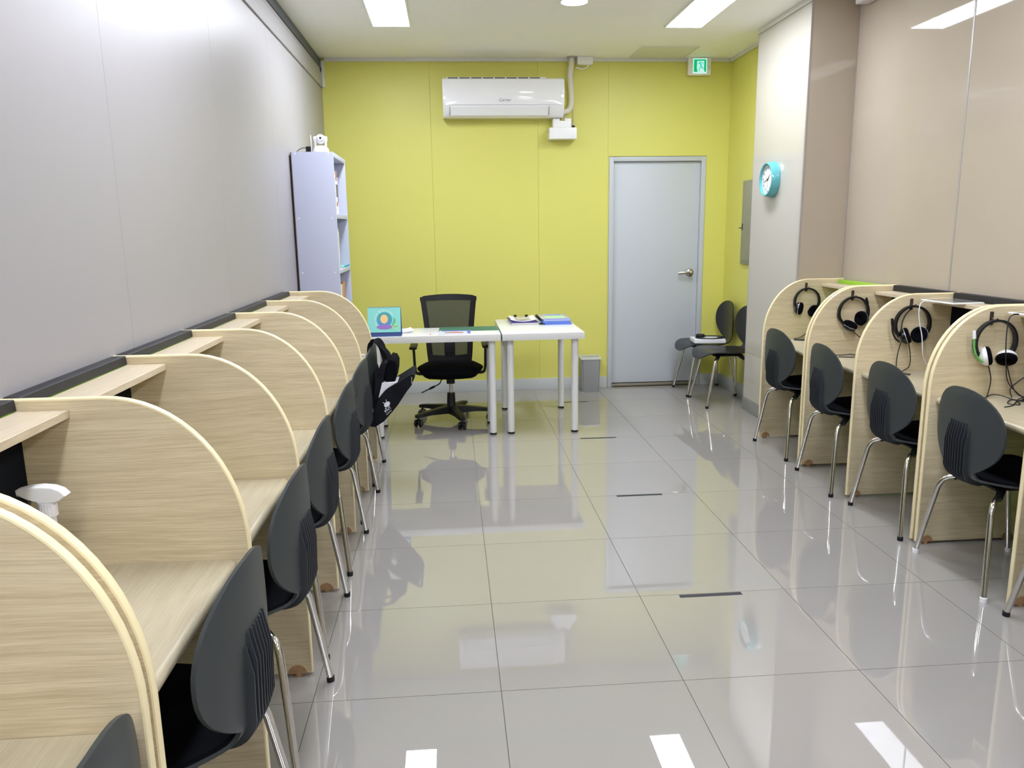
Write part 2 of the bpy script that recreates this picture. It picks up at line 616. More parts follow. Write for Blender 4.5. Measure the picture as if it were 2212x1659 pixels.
# door
dr = struct(MB().box(DX0 + .045, DX1 - .045, YB + .030, YB + .070, .034, DZ - .045, .002), 'door_1', 'door')
fm = MB()
fm.box(DX0 + .002, DX0 + .043, YB - .004, YB + .10, 0, DZ - .004, .003)
fm.box(DX1 - .043, DX1 - .002, YB - .004, YB + .10, 0, DZ - .004, .003)
fm.box(DX0 + .043, DX1 - .043, YB - .004, YB + .10, DZ - .043, DZ - .004, .003)
fm.box(DX0 + .043, DX0 + .055, YB + .072, YB + .10, .03, DZ - .05).box(DX1 - .055, DX1 - .043, YB + .072, YB + .10, .03, DZ - .05)
fm.build('door_frame', 'frame', dr)
MB().box(DX0 + .044, DX1 - .044, YB - .012, YB + .10, 0, .028, .003).box(DX0 + .044, DX1 - .044, YB - .012, YB + .005, .0, .012, .002).build('door_sill', 'sill', dr)
hl = MB()
hxc, hz = 2.188, 1.043
hl.lathe([(0, 0), (.036, 0), (.036, -.006), (.030, -.012), (.014, -.016), (.0125, -.042), (.016, -.046), (.016, -.058), (.010, -.062), (0, -.063)], (hxc, YB + .030, hz), 28, (0, 1, 0))
hl.sweep(catmull([(hxc, YB - .024, hz), (hxc - .035, YB - .026, hz + .002), (hxc - .075, YB - .022, hz + .001), (hxc - .115, YB - .012, hz - .004)], 6), [(.011 * math.cos(2 * PI * k / 12), .007 * math.sin(2 * PI * k / 12)) for k in range(12)], ref=(0, 0, 1))
hl.build('door_handle', 'nickel', dr)

# electrical cabinet on the alcove wall
eb = thing('electrical_box', 'grey metal electrical cabinet on the yellow wall beside the door', 'cabinet', (XA, 6.40, 1.137))
MB().box(XA - .018, XA - .0005, 6.20, 6.60, 1.137, 1.828, .003).build('cabinet_frame', 'elec', eb)
dd = MB().box(XA - .022, XA - .0185, 6.215, 6.585, 1.165, 1.800, .0015).build('cabinet_door', 'elec', eb)
MB().box(XA - .0245, XA - .0222, 6.555, 6.575, 1.42, 1.475, .001).build('latch_slot', 'ink', dd)
MB().cyl((XA - .0222, 6.592, 1.44), (XA - .042, 6.592, 1.44), .006, .005, 12).build('latch', 'nickel', eb)


# ------------------------------------------------------------------ ceiling lamps
def panel_light(x0, x1, y0, y1, label):
    t = thing('ceiling_light', label, 'light', ((x0 + x1) / 2, (y0 + y1) / 2, ZC))
    mb = MB()
    e = .014
    for q in ((x0 - e, x1 + e, y0 - e, y0), (x0 - e, x1 + e, y1, y1 + e), (x0 - e, x0, y0, y1), (x1, x1 + e, y0, y1)):
        mb.box(*q, ZC - .012, ZC, .002, 1)
    mb.build('lamp_frame', 'whitep', t)
    MB().box(x0, x1, y0, y1, ZC - .008, ZC - .003).build('diffuser', 'light', t)


panel_light(-.487, -.235, 4.70, 5.945, 'long rectangular ceiling panel light above the left carrels, nearest the yellow wall')
panel_light(1.610, 1.868, 4.70, 5.935, 'long rectangular ceiling panel light near the right pillar, nearest the yellow wall')
for yy, wd in ((2.0, 'above the camera'), (-.7, 'just behind the camera'), (-3.4, 'added unseen as fill at the entrance end')):  # entrance-end pair is added out of view to brighten camera-facing surfaces
    panel_light(-.487, -.235, yy, yy + 1.245, 'long ceiling panel light on the left side ' + wd)
    panel_light(1.610, 1.868, yy, yy + 1.245, 'long ceiling panel light on the right side ' + wd)


def downlight(x, y, label):
    t = thing('downlight', label, 'light', (x, y, ZC))
    MB().lathe([(.098, 0), (.098, -.006), (.086, -.010), (.082, -.004), (.082, 0)], (x, y, ZC), 36).build('lamp_ring', 'whitep', t)
    MB().lathe([(.082, -.003), (.06, -.007), (0, -.009)], (x, y, ZC), 36).build('diffuser', 'down', t)


downlight(.842, 5.315, 'round white downlight in the middle of the ceiling between the two panels')
downlight(.842, 2.7, 'round white downlight in the middle of the ceiling above the camera')
downlight(.842, .3, 'round white downlight in the middle of the ceiling at the entrance end')

# ------------------------------------------------------------------ study carrels
PT = .020           # partition thickness
ZP = 1.097          # partition top


def partition_outline(D):
    """(distance from wall, z) from floor front up over the curve to the wall"""
    rx, rz = .300, .365
    pts = [(D, .012), (D, .40), (D, ZP - rz)]
    for k in range(1, 17):
        a = k / 16 * PI / 2
        pts.append((D - rx + rx * math.cos(a), ZP - rz + rz * math.sin(a)))
    pts.append((.0, ZP))
    return pts


def carrel_bank(label, side, xw, D, panels, bays, y_org, shelf_z, hooks=(), felt=True, rail=True, rail_gap=.003, group=None, felt_skip=()):
    """side=+1: the seats face +x (right wall); panels [(y0, y1)], bays [(y0, y1)]"""
    t = thing('study_carrel', label, 'study desk', (xw - side * D * .5, y_org, 0), 0, group)
    X = lambda d: xw - side * d
    fn = lambda u, v, a: (X(u), a, v)
    ol = partition_outline(D)
    for pi, (y0, y1) in enumerate(panels):
        p = MB().prism(ol + [(0, .012)], fn, y0 + .0005, y1 - .0005).build('partition', 'wood', t, smooth=False)
        # bullnose edge band
        h = (y1 - y0) / 2
        prof = [(-h, -.001), (-h * .92, .0025), (-h * .55, .0048), (0, .0056), (h * .55, .0048), (h * .92, .0025), (h, -.001)]
        ym = (y0 + y1) / 2
        path = [Vector((X(u), ym, v)) for u, v in ol]
        mb = MB()
        rings = []
        for i, (u, v) in enumerate(ol):
            a, b = ol[max(i - 1, 0)], ol[min(i + 1, len(ol) - 1)]
            tu, tv = b[0] - a[0], b[1] - a[1]
            L = math.hypot(tu, tv)
            nu, nv = tv / L, -tu / L
            rings.append([mb.bm.verts.new((X(u + nu * o), ym + s, v + nv * o)) for s, o in prof])
        for r0, r1 in zip(rings, rings[1:]):
            for j in range(len(prof)):
                k = (j + 1) % len(prof)
                mb.bm.faces.new((r0[j], r0[k], r1[k], r1[j]))
        mb.bm.faces.new(rings[0])
        mb.bm.faces.new(rings[-1][::-1])
        mb.build('edge_band', 'edge', p)
        # beech glides under the front and rear of each panel
        for dd_ in (D - .045, .10):
            gm = MB()
            for ys_ in (y0 - .0035, y1 + .0005):
                gm.prism([(dd_ + .030 * math.cos(a * PI / 14), .012 + .030 * math.sin(a * PI / 14)) for a in range(15)], fn, ys_, ys_ + .003)
            gm.lathe([(0, 0), (.014, 0), (.015, .004), (.013, .012), (0, .012)], (X(dd_), ym, 0), 16)
            gm.build('glide', 'glide', p)
        for hy, hu in [q[1:] for q in hooks if q[0] == pi]:
            hm = MB()
            hm.box(X(hu) - .008, X(hu) + .008, hy - .0035, hy - .0003, 1.017, 1.076, .003)
            hm.tube(catmull([(X(hu), hy - .003, 1.052), (X(hu), hy - .010, 1.042), (X(hu), hy - .024, 1.0355), (X(hu), hy - .036, 1.038), (X(hu), hy - .041, 1.049)], 4), .004, 8)
            hm.build('hook', 'hook', p)
    for bi, (y0, y1) in enumerate(bays):
        a, b = y0 + .001, y1 - .001
        # desk board with bullnose front
        zt, zb = .695, .664
        zc, r = (zt + zb) / 2, (zt - zb) / 2
        prof = [(.042, zb), (.042, zt)]
        Df = D - .030
        prof = [(.042, zt)] + [(Df - r + r * math.cos(q), zc + r * math.sin(q)) for q in [PI / 2 - k * PI / 10 for k in range(11)]] + [(.042, zb)]
        MB().prism(prof, fn, a, b).build('desk_board', 'woodtop', t)
        MB().box(X(.042), X(.155), a, b, shelf_z - .019, shelf_z, .001, 1).build('shelf', 'woodshelf', t)
        MB().box(X(.016), X(.038), a, b, .08, ZP - (.014 if bi not in felt_skip else .003), .001, 1).build('back_panel', 'lime', t)
        if felt and bi not in felt_skip:
            fe = MB()
            n = 14
            P, Q = [], []
            for i in range(n):
                yy = a + .004 + (b - a - .008) * i / (n - 1)
                wv = .0015 * math.sin(i * 1.9)
                row, row2 = [], []
                for k in range(5):
                    zz = .700 + (shelf_z - .022 - .700) * k / 4
                    row.append((X(.046 + wv), yy, zz))
                    row2.append((X(.0415), yy, zz))
                P.append(row)
                Q.append(row2)
            fe.grid(P, Q)
            fe.build('felt_cover', 'felt', t)
        if rail and bi not in felt_skip:
            MB().box(X(.0015), X(.036), a + .002, b - .002, ZP - .0135, ZP + .006, .003).prism([(.0365, ZP + .006), (.0405, ZP + .004), (.0425, shelf_z + rail_gap), (.0365, shelf_z + rail_gap)], fn, a + .002, b - .002).build('top_rail', 'rail', t)
    return t


DL = abs(-.503 - XL)
lf = [1.205 + .622 * k for k in range(7)]
carrel_bank('long left bank of five oak carrels running to the bookcase', -1, XL, DL,
            [(v - .020, v) for v in lf], [(lf[k], lf[k + 1] - .020) for k in range(6)], 3.1, 1.075)
nf = [1.166 - .622 * k for k in range(3)][::-1]
carrel_bank('near left oak carrel cut off by the bottom left corner of the photo', -1, XL, DL,
            [(v - .020, v) for v in nf], [(nf[0], nf[1] - .020), (nf[1], nf[2] - .020)], .5, 1.075)
DRR = XR - 2.121
carrel_bank('single oak carrel on the right against the pillar, farthest from the camera', 1, XR, DRR,
            [(4.498, 4.518), (5.132, 5.152)], [(4.518, 5.132)], 4.82, 1.068, hooks=[(1, 5.132, .262)], felt_skip=(0,))
carrel_bank('middle right bank of two oak carrels with black headsets', 1, XR, DRR,
            [(3.286, 3.306), (3.898, 3.918), (4.462, 4.482)], [(3.306, 3.898), (3.918, 4.462)], 3.9, 1.068, rail_gap=.0006,
            hooks=[(2, 4.462, .288), (1, 3.898, .266)])
carrel_bank('near right bank of oak carrels cut off by the right edge of the photo', 1, XR, DRR,
            [(2.01, 2.03), (2.634, 2.654), (3.250, 3.270)], [(2.03, 2.634), (2.654, 3.250)], 2.6, 1.068, rail_gap=.0006,
            hooks=[(2, 3.250, .290)])

# ------------------------------------------------------------------ moulded chairs
H_, W_, ZW, ZN, WN, CURV = .809, .217, .648, .480, .101, .046


def chair_stations():
    st = []          # (f, z, halfwidth, edge lift, is_back)
    fb = lambda z: -.004 * math.sin(max(0, min(1, (z - .50) / .30)) * PI) + (.004 if z > .78 else 0) * (z - .78) / .03
    for k in range(11):
        a = math.radians(87 - 87 * k / 10)
        z = ZW + (H_ - ZW) * math.sin(a)
        st.append((fb(z), z, W_ * math.cos(a) ** .85, CURV))
    for k in range(1, 9):
        t = k / 8
        z = ZW - (ZW - ZN) * t
        st.append((fb(z), z, WN + (W_ - WN) * (1 - t ** 2.5), CURV))
    ctl = [(fb(ZN), ZN, WN, CURV), (.008, .461, .101, .05), (.025, .444, .108, .05), (.058, .436, .140, .04), (.105, .432, .177, .028), (.17, .433, .202, .020), (.25, .440, .208, .016),
           (.32, .448, .206, .010), (.375, .450, .198, .004), (.415, .440, .178, -.004), (.440, .418, .140, -.006), (.452, .396, .095, -.006), (.456, .382, .045, -.004)]
    c = catmull([Vector(q) for q in ctl], 3) if False else None
    pts = [ctl[0]] + ctl + [ctl[-1]]
    for i in range(1, len(pts) - 2):
        for k in range(3):
            t = k / 3
            if i == 1 and k == 0:
                continue
            v = []
            for d in range(4):
                p0, p1, p2, p3 = pts[i - 1][d], pts[i][d], pts[i + 1][d], pts[i + 2][d]
                v.append(.5 * (2 * p1 + (p2 - p0) * t + (2 * p0 - 5 * p1 + 4 * p2 - p3) * t * t + (3 * p1 - p0 - 3 * p2 + p3) * t ** 3))
            st.append(tuple(v))
    st.append(ctl[-1])
    return st


ST = chair_stations()


def st_normal(i):
    a, b = ST[max(i - 1, 0)], ST[min(i + 1, len(ST) - 1)]
    t = Vector((b[0] - a[0], b[1] - a[1])).normalized()
    # sitter side: forward on the back (tangent goes down), up on the seat
    return Vector((-t.y, t.x)) if True else None


def shell_pt(i, u, off=0.0):
    f, z, wd, lift = ST[i]
    n = st_normal(i)
    e = lift * (u / W_) ** 2 + off
    return Vector((u, f + n.x * e, z + n.y * e))


def shell_grid(i0, i1, tmax, off, na=16):
    return [[shell_pt(i, ST[i][2] * tmax * (2 * j / na - 1), off) for j in range(na + 1)] for i in range(i0, i1)]


def chair_proto(name, label, cat, shell_mat, ribs, pad, group):
    t = thing(name, label, cat, (0, 0, 0), 0, group)
    n = len(ST)
    sh = MB()
    sh.grid(shell_grid(0, n, 1.0, 0.0), shell_grid(0, n, 1.0, -.009))
    sh.build('shell', shell_mat, t, world=False)
    if ribs:
        rb = MB()
        for k in range(-4, 5):
            u = k * .0168
            zt = .692 - .034 * (k / 4) ** 2
            idx = [i for i in range(n) if ST[i][1] < zt and (ST[i][1] > .45 or ST[i][0] < .10) and ST[i][0] < .10]
            P = []
            for q, i in enumerate(idx):
                hgt = .0035 + .0125 * min(1, q / 3.0) * (1 if ST[i][0] < .06 else .6)
                uu = u * (1 - .05 * q / len(idx))
                P.append((shell_pt(i, uu - .0036, -.008), shell_pt(i, uu + .0036, -.008), shell_pt(i, uu + .0016, -.009 - hgt), shell_pt(i, uu - .0016, -.009 - hgt)))
            rings = [[rb.bm.verts.new(p) for p in row] for row in P]
            for r0, r1 in zip(rings, rings[1:]):
                for j in range(4):
                    rb.bm.faces.new((r0[j], r0[(j + 1) % 4], r1[(j + 1) % 4], r1[j]))
            rb.bm.faces.new(rings[0])
            rb.bm.faces.new(rings[-1][::-1])
        rb.build('back_ribs', 'rib', t, world=False)
    if pad:
        i0 = next(i for i in range(n) if ST[i][0] > .02 and ST[i][1] < .46)
        pd = MB()
        A = shell_grid(i0, n - 4, .93, .010)
        B = shell_grid(i0, n - 4, .96, .0005)
        pd.grid(A, B)
        pd.build('seat_pad', 'pad', t, world=False)
    fr = MB()
    fr.box(-.115, .115, .09, .33, .408, .4205, .004)
    for s in (-1, 1):
        fr.cyl((s * .105, .125, .414), (s * .145, .085, .385), .0165, .014, 14)
        fr.cyl((s * .115, .30, .414), (s * .15, .325, .392), .0165, .014, 14)
    fr.build('seat_mount', 'black', t, world=False)
    for s in (-1, 1):
        for path in ([(s * .10, .13, .398), (s * .135, .09, .392), (s * .163, .055, .372), (s * .178, .040, .335), (s * .205, .022, .19), (s * .240, .002, .010)],
                     [(s * .11, .295, .400), (s * .145, .325, .396), (s * .163, .342, .378), (s * .170, .351, .345), (s * .192, .382, .19), (s * .218, .420, .010)]):
            pts = catmull(path[:4], 4) + [Vector(q) for q in path[4:]]
            lg = MB().tube(pts, .0112, 14).build('leg', 'chrome', t, world=False)
            e = Vector(path[-1])
            MB().lathe([(0, -.010), (.0128, -.010), (.0132, -.006), (.0132, .008), (.0112, .010), (0, .010)], e, 16).build('foot_cap', 'black', lg, world=False)
    return t


# left row: back plane at x, seats face -x
CH = chair_proto('carrel_chair', 'x', 'chair', 'shell', True, True, 'black ribbed chairs at the carrels')
used = False


def carrel_chair(x, y, side, rot, label):
    global used
    rz = (PI / 2 if side < 0 else -PI / 2) + math.radians(rot)
    if not used:
        used = True
        CH.location, CH.rotation_euler, CH['label'] = (x, y, 0), (0, 0, rz), label
        return CH
    return dup(CH, (x, y, 0), rz, label)


carrel_chair(-.439, 1.541, -1, -3.2, 'black ribbed chair in front of the spray bottle, largest in the left row')
carrel_chair(-.443, 2.152, -1, -2.3, 'black ribbed chair of the left row, next one behind the largest')
carrel_chair(-.462, 2.765, -1, -1.4, 'black ribbed chair of the left row, third counted from the backpack end, without any cord')
carrel_chair(-.458, 3.442, -1, -2.5, 'black ribbed chair on the left with a thin cord loop touching its back')
carrel_chair(-.460, 4.049, -1, -4.0, 'black ribbed chair on the left directly in front of the backpack')
carrel_chair(-.465, 4.640, -1, -2.0, 'black ribbed chair on the left carrying the backpack, farthest of its row')
carrel_chair(-.483, .930, -1, 0, 'black ribbed chair at the bottom left corner, only its top edge in view')
carrel_chair(2.068, 4.822, 1, 1.6, 'black ribbed chair at the single right carrel by the pillar')
carrel_chair(2.048, 4.153, 1, -3.0, 'black ribbed chair on the right, second from the pillar')
carrel_chair(2.073, 3.540, 1, -1.0, 'black ribbed chair below the tablet with the white cable')
c4 = carrel_chair(2.054, 2.925, 1, -1.7, 'black ribbed chair with white foot caps below the white and green headset')
for lg in c4.children:
    for g_ in lg.children:
        if g_.name.startswith('foot_cap'):
            g_.data = g_.data.copy()
            g_.data.materials[0] = MT['whitep']
            g_['label'] = 'white foot cap'
carrel_chair(2.057, 2.330, 1, 0, 'black ribbed chair at the right edge, only a front leg in view')

KC = chair_proto('shell_chair', 'black smooth plywood chair beside the door carrying the white package', 'chair', 'ply', False, False, 'smooth black chairs by the door')
KC.location, KC.rotation_euler = (2.452, 6.735, 0), (0, 0, PI / 2)
dup(KC, (2.470, 6.285, 0), PI / 2 + .02, 'black smooth plywood chair with an empty seat, half behind the pillar')

# package and headset on the door chair
pk = thing('paper_package', 'white wrapped package lying on the seat of the door chair', 'package', (2.235, 6.635, .4635), math.radians(-6))
MB().box(-.135, .135, -.105, .105, 0, .034, .006, 3).build('wrapper', 'paper', pk, world=False)
fd = MB()
fd.prism([(-.04, .006), (.04, .006), (.0, .026)], lambda u, v, a: (.1352 + a, u, v), 0, .0008)
fd.prism([(-.132, .004), (-.132, .030), (-.105, .017)], lambda u, v, a: (u, -.1052 - a, v), 0, .0008)
fd.prism([(.132, .004), (.132, .030), (.085, .017)], lambda u, v, a: (u, -.1052 - a, v), 0, .0008)
fd.build('end_fold', 'paper', pk, world=False)
hd = thing('headphone_band', 'black headphones lying flat on the white package', 'headphones', (2.25, 6.63, .4985))
rng = [(2.250 + .122 * math.cos(a), 6.625 + .088 * math.sin(a), .5045) for a in [2 * PI * k / 36 for k in range(36)]]
MB().sweep(rng, [(.0045 * math.cos(2 * PI * k / 8), .0055 * math.sin(2 * PI * k / 8)) for k in range(8)], True).build('band', 'black', hd)
MB().lathe([(0, .0), (.036, 0), (.040, .006), (.040, .018), (.033, .026), (0, .024)], (2.185, 6.685, .499), 24).build('ear_cup', 'black', hd)
MB().lathe([(0, .0), (.024, 0), (.026, .005), (.026, .009), (0, .010)], (2.325, 6.575, .499), 20).build('ear_cup', 'black', hd)

# ------------------------------------------------------------------ bookcase with its books, camera on top
bx0, bx1, by0, by1, bz = XL + .010, -.744, 5.40, 6.00, 1.975
bc = thing('bookcase', 'tall white open bookcase against the left wall near the yellow wall', 'bookcase', ((bx0 + bx1) / 2, 5.7, 0))
MB().box(bx0 + .006, bx1, by0, by0 + .018, 0, bz, .0015).build('side_panel', 'shelfw', bc)
MB().box(bx0 + .006, bx1, by1 - .018, by1, 0, bz, .0015).build('side_panel', 'shelfw', bc)
MB().box(bx0, bx0 + .0055, by0 + .001, by1 - .001, .02, bz - .002).build('back_board', 'brown', bc)
MB().box(bx0 + .006, bx1 - .001, by0 + .0185, by1 - .0185, bz - .030, bz - .001, .001).build('top_board', 'shelfw', bc)
for zz in (.075, .44, .81, 1.178, 1.548):
    MB().box(bx0 + .006, bx1 - .002, by0 + .0185, by1 - .0185, zz - .001, zz + .027, .001).build('shelf', 'shelfw', bc)
cp = MB()
for zz in (1.55, 1.965, 1.19):
    for xx in (bx0 + .03, bx1 - .03):
        cp.cyl((xx, by0 + .0005, zz), (xx, by0 - .0008, zz), .006, None, 14)
cp.build('cover_cap', 'whitep', bc)


def book(yc, th, dep, hgt, z, m, label, lean=0.0, group='books in the white bookcase', bands=()):
    x1 = bx1 - .012
    t = thing('book', label, 'book', (x1 - dep / 2, yc, z), 0, group)
    cv = MB()
    cv.box(-dep / 2, dep / 2, -th / 2, -th / 2 + .0018, 0, hgt)
    cv.box(-dep / 2, dep / 2, th / 2 - .0018, th / 2, 0, hgt)
    cv.box(dep / 2 - .002, dep / 2 + .0006, -th / 2, th / 2, 0, hgt, .0008, 1)
    cv.build('cover', m, t, world=False)
    MB().box(-dep / 2 + .003, dep / 2 - .0025, -th / 2 + .002, th / 2 - .002, .003, hgt - .003).build('page_block', 'paper', t, world=False)
    for z0, z1, bm_ in bands:
        MB().box(dep / 2 + .0007, dep / 2 + .0012, -th / 2 + .0012, th / 2 - .0012, z0, z1).build('spine_band', bm_, t, world=False)
    t.rotation_euler = (lean, 0, 0)
    return t


Z1, Z2, Z3 = 1.5755, 1.2055, .8375
book(5.505, .045, .20, .268, Z1, 'paper', 'pale book on the top bookcase shelf, nearest the camera')
book(5.563, .062, .20, .288, Z1, 'paper', 'tall white book with rust bands on the top shelf of the bookcase', bands=((.225, .287, 'rust'), (.055, .082, 'rust'), (.115, .20, 'inkgrey')))
book(5.612, .030, .20, .250, Z1, 'paper', 'thin white book at the open end of the top bookcase row', bands=((.08, .20, 'inkgrey'),))
book(5.500, .050, .20, .272, Z2, 'paper', 'white book on the middle bookcase shelf, nearest the camera')
book(5.545, .034, .20, .255, Z2, 'clear', 'grey book beside the white one on the middle bookcase shelf')
nb = thing('wire_notebook', 'pale green wire bound notebook lying on the middle bookcase shelf', 'notebook', (-.85, 5.86, Z2 + .0006))
MB().box(-.955, -.757, 5.735, 5.975, Z2 + .0006, Z2 + .0076, .001).build('notebook_cover', 'mint', nb)
cw = MB()
for k in range(16):
    y_ = 5.745 + k * .0148
    cw.tube([(-.752 + .006 * math.cos(a), y_, Z2 + .0078 + .006 * math.sin(a)) for a in [2 * PI * q / 8 for q in range(8)]], .0012, 5, True)
cw.build('wire_binding', 'teal', nb)
book(5.530, .058, .20, .262, Z3, 'paper', 'white book left of the two tan ones low in the bookcase')
book(5.587, .045, .20, .258, Z3, 'tan', 'tan book next to the white one low in the bookcase')
book(5.634, .042, .20, .262, Z3, 'tan', 'tan book touching the orange one low in the bookcase')
book(5.684, .050, .20, .270, Z3, 'orange', 'orange book at the open end of the lowest visible bookcase row')

ic = thing('network_camera', 'white rotating security camera on top of the bookcase', 'camera', (-.830, 5.47, bz))
cx, cy = -.830, 5.47
MB().lathe([(0, 0), (.050, 0), (.053, .004), (.052, .018), (.047, .028), (.037, .038), (.028, .044), (0, .046)], (cx, cy, bz), 32).build('base', 'whitep', ic)
arm = MB()
for s in (-1, 1):
    arm.box(cx + s * .033 - .006, cx + s * .033 + .006, cy - .016, cy + .016, bz + .034, bz + .086, .005)
    arm.cyl((cx + s * .027, cy, bz + .087), (cx + s * .043, cy, bz + .087), .019, .017, 20)
arm.build('yoke', 'whitep', ic)
hdm = MB().ball((cx, cy, bz + .087), .0315, 28).build('head', 'whitep', ic)
MB().lathe([(0, .0), (.019, 0), (.020, .003), (.017, .005), (0, .005)], (cx + .004, cy - .0290, bz + .090), 24, (.12, -1, .10)).build('lens_bezel', 'silver', hdm)
MB().lathe([(0, 0), (.008, 0), (.008, .003), (0, .004)], (cx + .0045, cy - .0340, bz + .0905), 16, (.12, -1, .10)).build('lens', 'ink', hdm)
MB().cyl((cx - .064, cy + .02, bz + .004), (cx - .067, cy + .02, bz + .115), .0045, .0035, 10).cyl((cx - .064, cy + .02, bz + .0), (cx - .0642, cy + .02, bz + .012), .006, .006, 10).build('antenna', 'cordw', ic)
ad = thing('power_adapter', 'small black power adapter with a cable behind the security camera', 'adapter', (-.915, 5.52, bz))
MB().box(-.935, -.895, 5.50, 5.54, bz, bz + .045, .004).build('body', 'black', ad)
MB().tube(catmull([(-.936, 5.52, bz + .034), (-.955, 5.515, bz + .036), (-.985, 5.51, bz + .022), (-1.0, 5.505, bz + .003)], 6), .0022, 6).build('cable', 'black', ad)
MB().tube(catmull([(-.97, 5.47, bz + .003), (-.93, 5.45, bz + .004), (-.90, 5.475, bz + .006), (-.872, 5.465, bz + .004)], 6), .0022, 6).build('cable', 'ink', ad)

# ------------------------------------------------------------------ tables
def leg_round(mb_parent, x, y, zt):
    l = MB().cyl((x, y, .012), (x, y, zt), .025, .025, 28).build('leg', 'white', mb_parent)
    MB().lathe([(0, 0), (.022, 0), (.0255, .002), (.0255, .014), (0, .014)], (x, y, 0), 24).build('foot', 'black', l)


TZ = .737
t1 = thing('desk_table', 'white desk table in front of the office chair, holding the calendar', 'table', (-.125, 5.655, 0))
MB().box(-.592, .342, 5.43, 5.885, TZ - .048, TZ, .002).build('tabletop', 'white', t1)
MB().box(.3423, .3448, 5.432, 5.883, TZ - .047, TZ - .001).build('end_band', 'matgreen', t1)['label'] = 'dark green end band'
for x, y in ((.280, 5.487), (-.530, 5.487), (.280, 5.828), (-.530, 5.828)):
    leg_round(t1, x, y, TZ - .048)
t2 = thing('side_table', 'white table holding the blue folders, right of the desk', 'table', (.645, 5.88, 0))
MB().box(.3525, .937, 5.43, 6.335, TZ - .048, TZ, .002).build('tabletop', 'white', t2)
for x, y in ((.411, 5.495), (.875, 5.485), (.419, 6.275), (.885, 6.265)):
    leg_round(t2, x, y, TZ - .048)

# calendar (tent) -------------------------------------------------
ct = thing('desk_calendar', 'mint desk calendar with a navy stand on the white desk', 'calendar', (-.467, 5.50, TZ))
cx0, cx1 = -.582, -.352
ct_y0, ct_y1, ch = 5.452, 5.560, .200
tl = (ct_y1 - ct_y0) / 2
stand = MB()
stand.prism([(ct_y0, 0), (ct_y0 + .004, 0), (ct_y0 + tl + .002, ch), (ct_y0 + tl - .002, ch)], lambda u, v, a: (a, u, TZ + v), cx0, cx1)
stand.prism([(ct_y1 - .004, 0), (ct_y1, 0), (ct_y0 + tl + .002, ch), (ct_y0 + tl - .002, ch)], lambda u, v, a: (a, u, TZ + v), cx0, cx1)
stand.box(cx0, cx1, ct_y0, ct_y1, TZ, TZ + .003)
stand.build('stand', 'navy', ct)
sl = math.atan2(ch, tl)
# page plane: origin at bottom centre of the front face, u across, v up the slope
PM = Matrix.Translation(((cx0 + cx1) / 2, ct_y0, TZ)) @ Matrix.Rotation(sl, 4, 'X')
pf = lambda u, v, a: PM @ Vector((u, v, a))
Lp = math.hypot(ch, tl)
pg = MB().prism([(-.1145, .030), (.1125, .030), (.1125, Lp - .002), (-.1145, Lp - .002)], pf, .0008, .004).build('page', 'mint', ct)
cc = (.001, .119)
disc(MB(), cc, .053, pf, .0041, .0044, 40).build('round_print', 'teal', pg)
st_ = MB()
for k, v in enumerate((.079, .089, .099, .109)):
    hw = math.sqrt(max(1e-5, .0525 ** 2 - (v + .003 - cc[1]) ** 2))
    st_.prism([(cc[0] - hw, v), (cc[0] + hw, v), (cc[0] + hw, v + .006), (cc[0] - hw, v + .006)], pf, .0045, .0047)
st_.build('sea_print', 'sea', pg)
disc(MB(), (cc[0] - .002, cc[1] + .004), .026, pf, .0048, .0050, 28, 1.2).build('sun_print', 'peach', pg)
disc(MB(), (.000, .067), .054, pf, .0051, .0053, 36, .31).build('petal_print', 'purple', pg)
MB().prism([(.056, .072), (.066, .082), (.077, .104), (.076, .120), (.062, .134), (.064, .112), (.052, .082)], pf, .0048, .0050).build('leaf_print', 'leaf', pg)
disc(MB(), (.076, .066), .0190, pf, .0054, .0056, 28).build('badge_print', 'lightgreen', pg)
text_mb('2023', .015, PM @ Matrix.Translation((.076, .069, .0057)), ext=.0001).build('badge_lettering', 'ink', pg)
lm = MB()
word = 'Curiouser & Curiouser'
n = len(word)
for k, ch_ in enumerate(word):
    if ch_ == ' ':
        continue
    a = math.radians(212 - (212 - 30) * k / (n - 1))
    R_ = .0665
    text_mb(ch_, .0205, PM @ Matrix.Translation((cc[0] + R_ * math.cos(a), cc[1] + R_ * math.sin(a), .0042)) @ Matrix.Rotation(a - PI / 2, 4, 'Z'), lm, .0002)
lm.build('lettering', 'paper', pg)
sp = MB()
for k in range(30):
    u = -.108 + k * .0073
    c0 = PM @ Vector((u, Lp - .002, .0))
    sp.tube([c0 + Vector((0, .0065 * math.cos(a), .0065 * math.sin(a))) for a in [2 * PI * q / 8 for q in range(8)]], .0009, 4, True)
sp.build('wire_binding', 'silver', ct)

# things on the desk
ps = thing('paper_sheets', 'small loose pile of folded white papers beside the calendar', 'papers', (-.335, 5.68, TZ))
for k, (rz_, zz) in enumerate(((4, .0005), (-5, .0045), (9, .0085))):
    mx = Matrix.Translation((-.330 + .004 * k, 5.69 + .01 * k, TZ + zz)) @ Matrix.Rotation(math.radians(rz_), 4, 'Z')
    mb = MB()
    P = [[mx @ Vector((-.035 + .07 * i / 6, -.10 + .20 * j / 4, .010 * (i / 6) ** 3 * (k == 2) + .001)) for j in range(5)] for i in range(7)]
    Q = [[p - Vector((0, 0, .0008)) for p in row] for row in P]
    mb.grid(P, Q).build('sheet', 'paper', ps)
cm = thing('cutting_mat', 'dark green gridded cutting mat on the white desk before the office chair', 'mat', (.125, 5.765, TZ))
MB().box(-.092, .3415, 5.655, 5.882, TZ + .0002, TZ + .0030, .001).build('mat_sheet', 'matgreen', cm)
gl = MB()
for k in range(20):
    x = -.075 + k * .0213
    gl.box(x, x + (.0020 if k in (0, 19) else .0008), 5.665, 5.875, TZ + .0030, TZ + .0032)
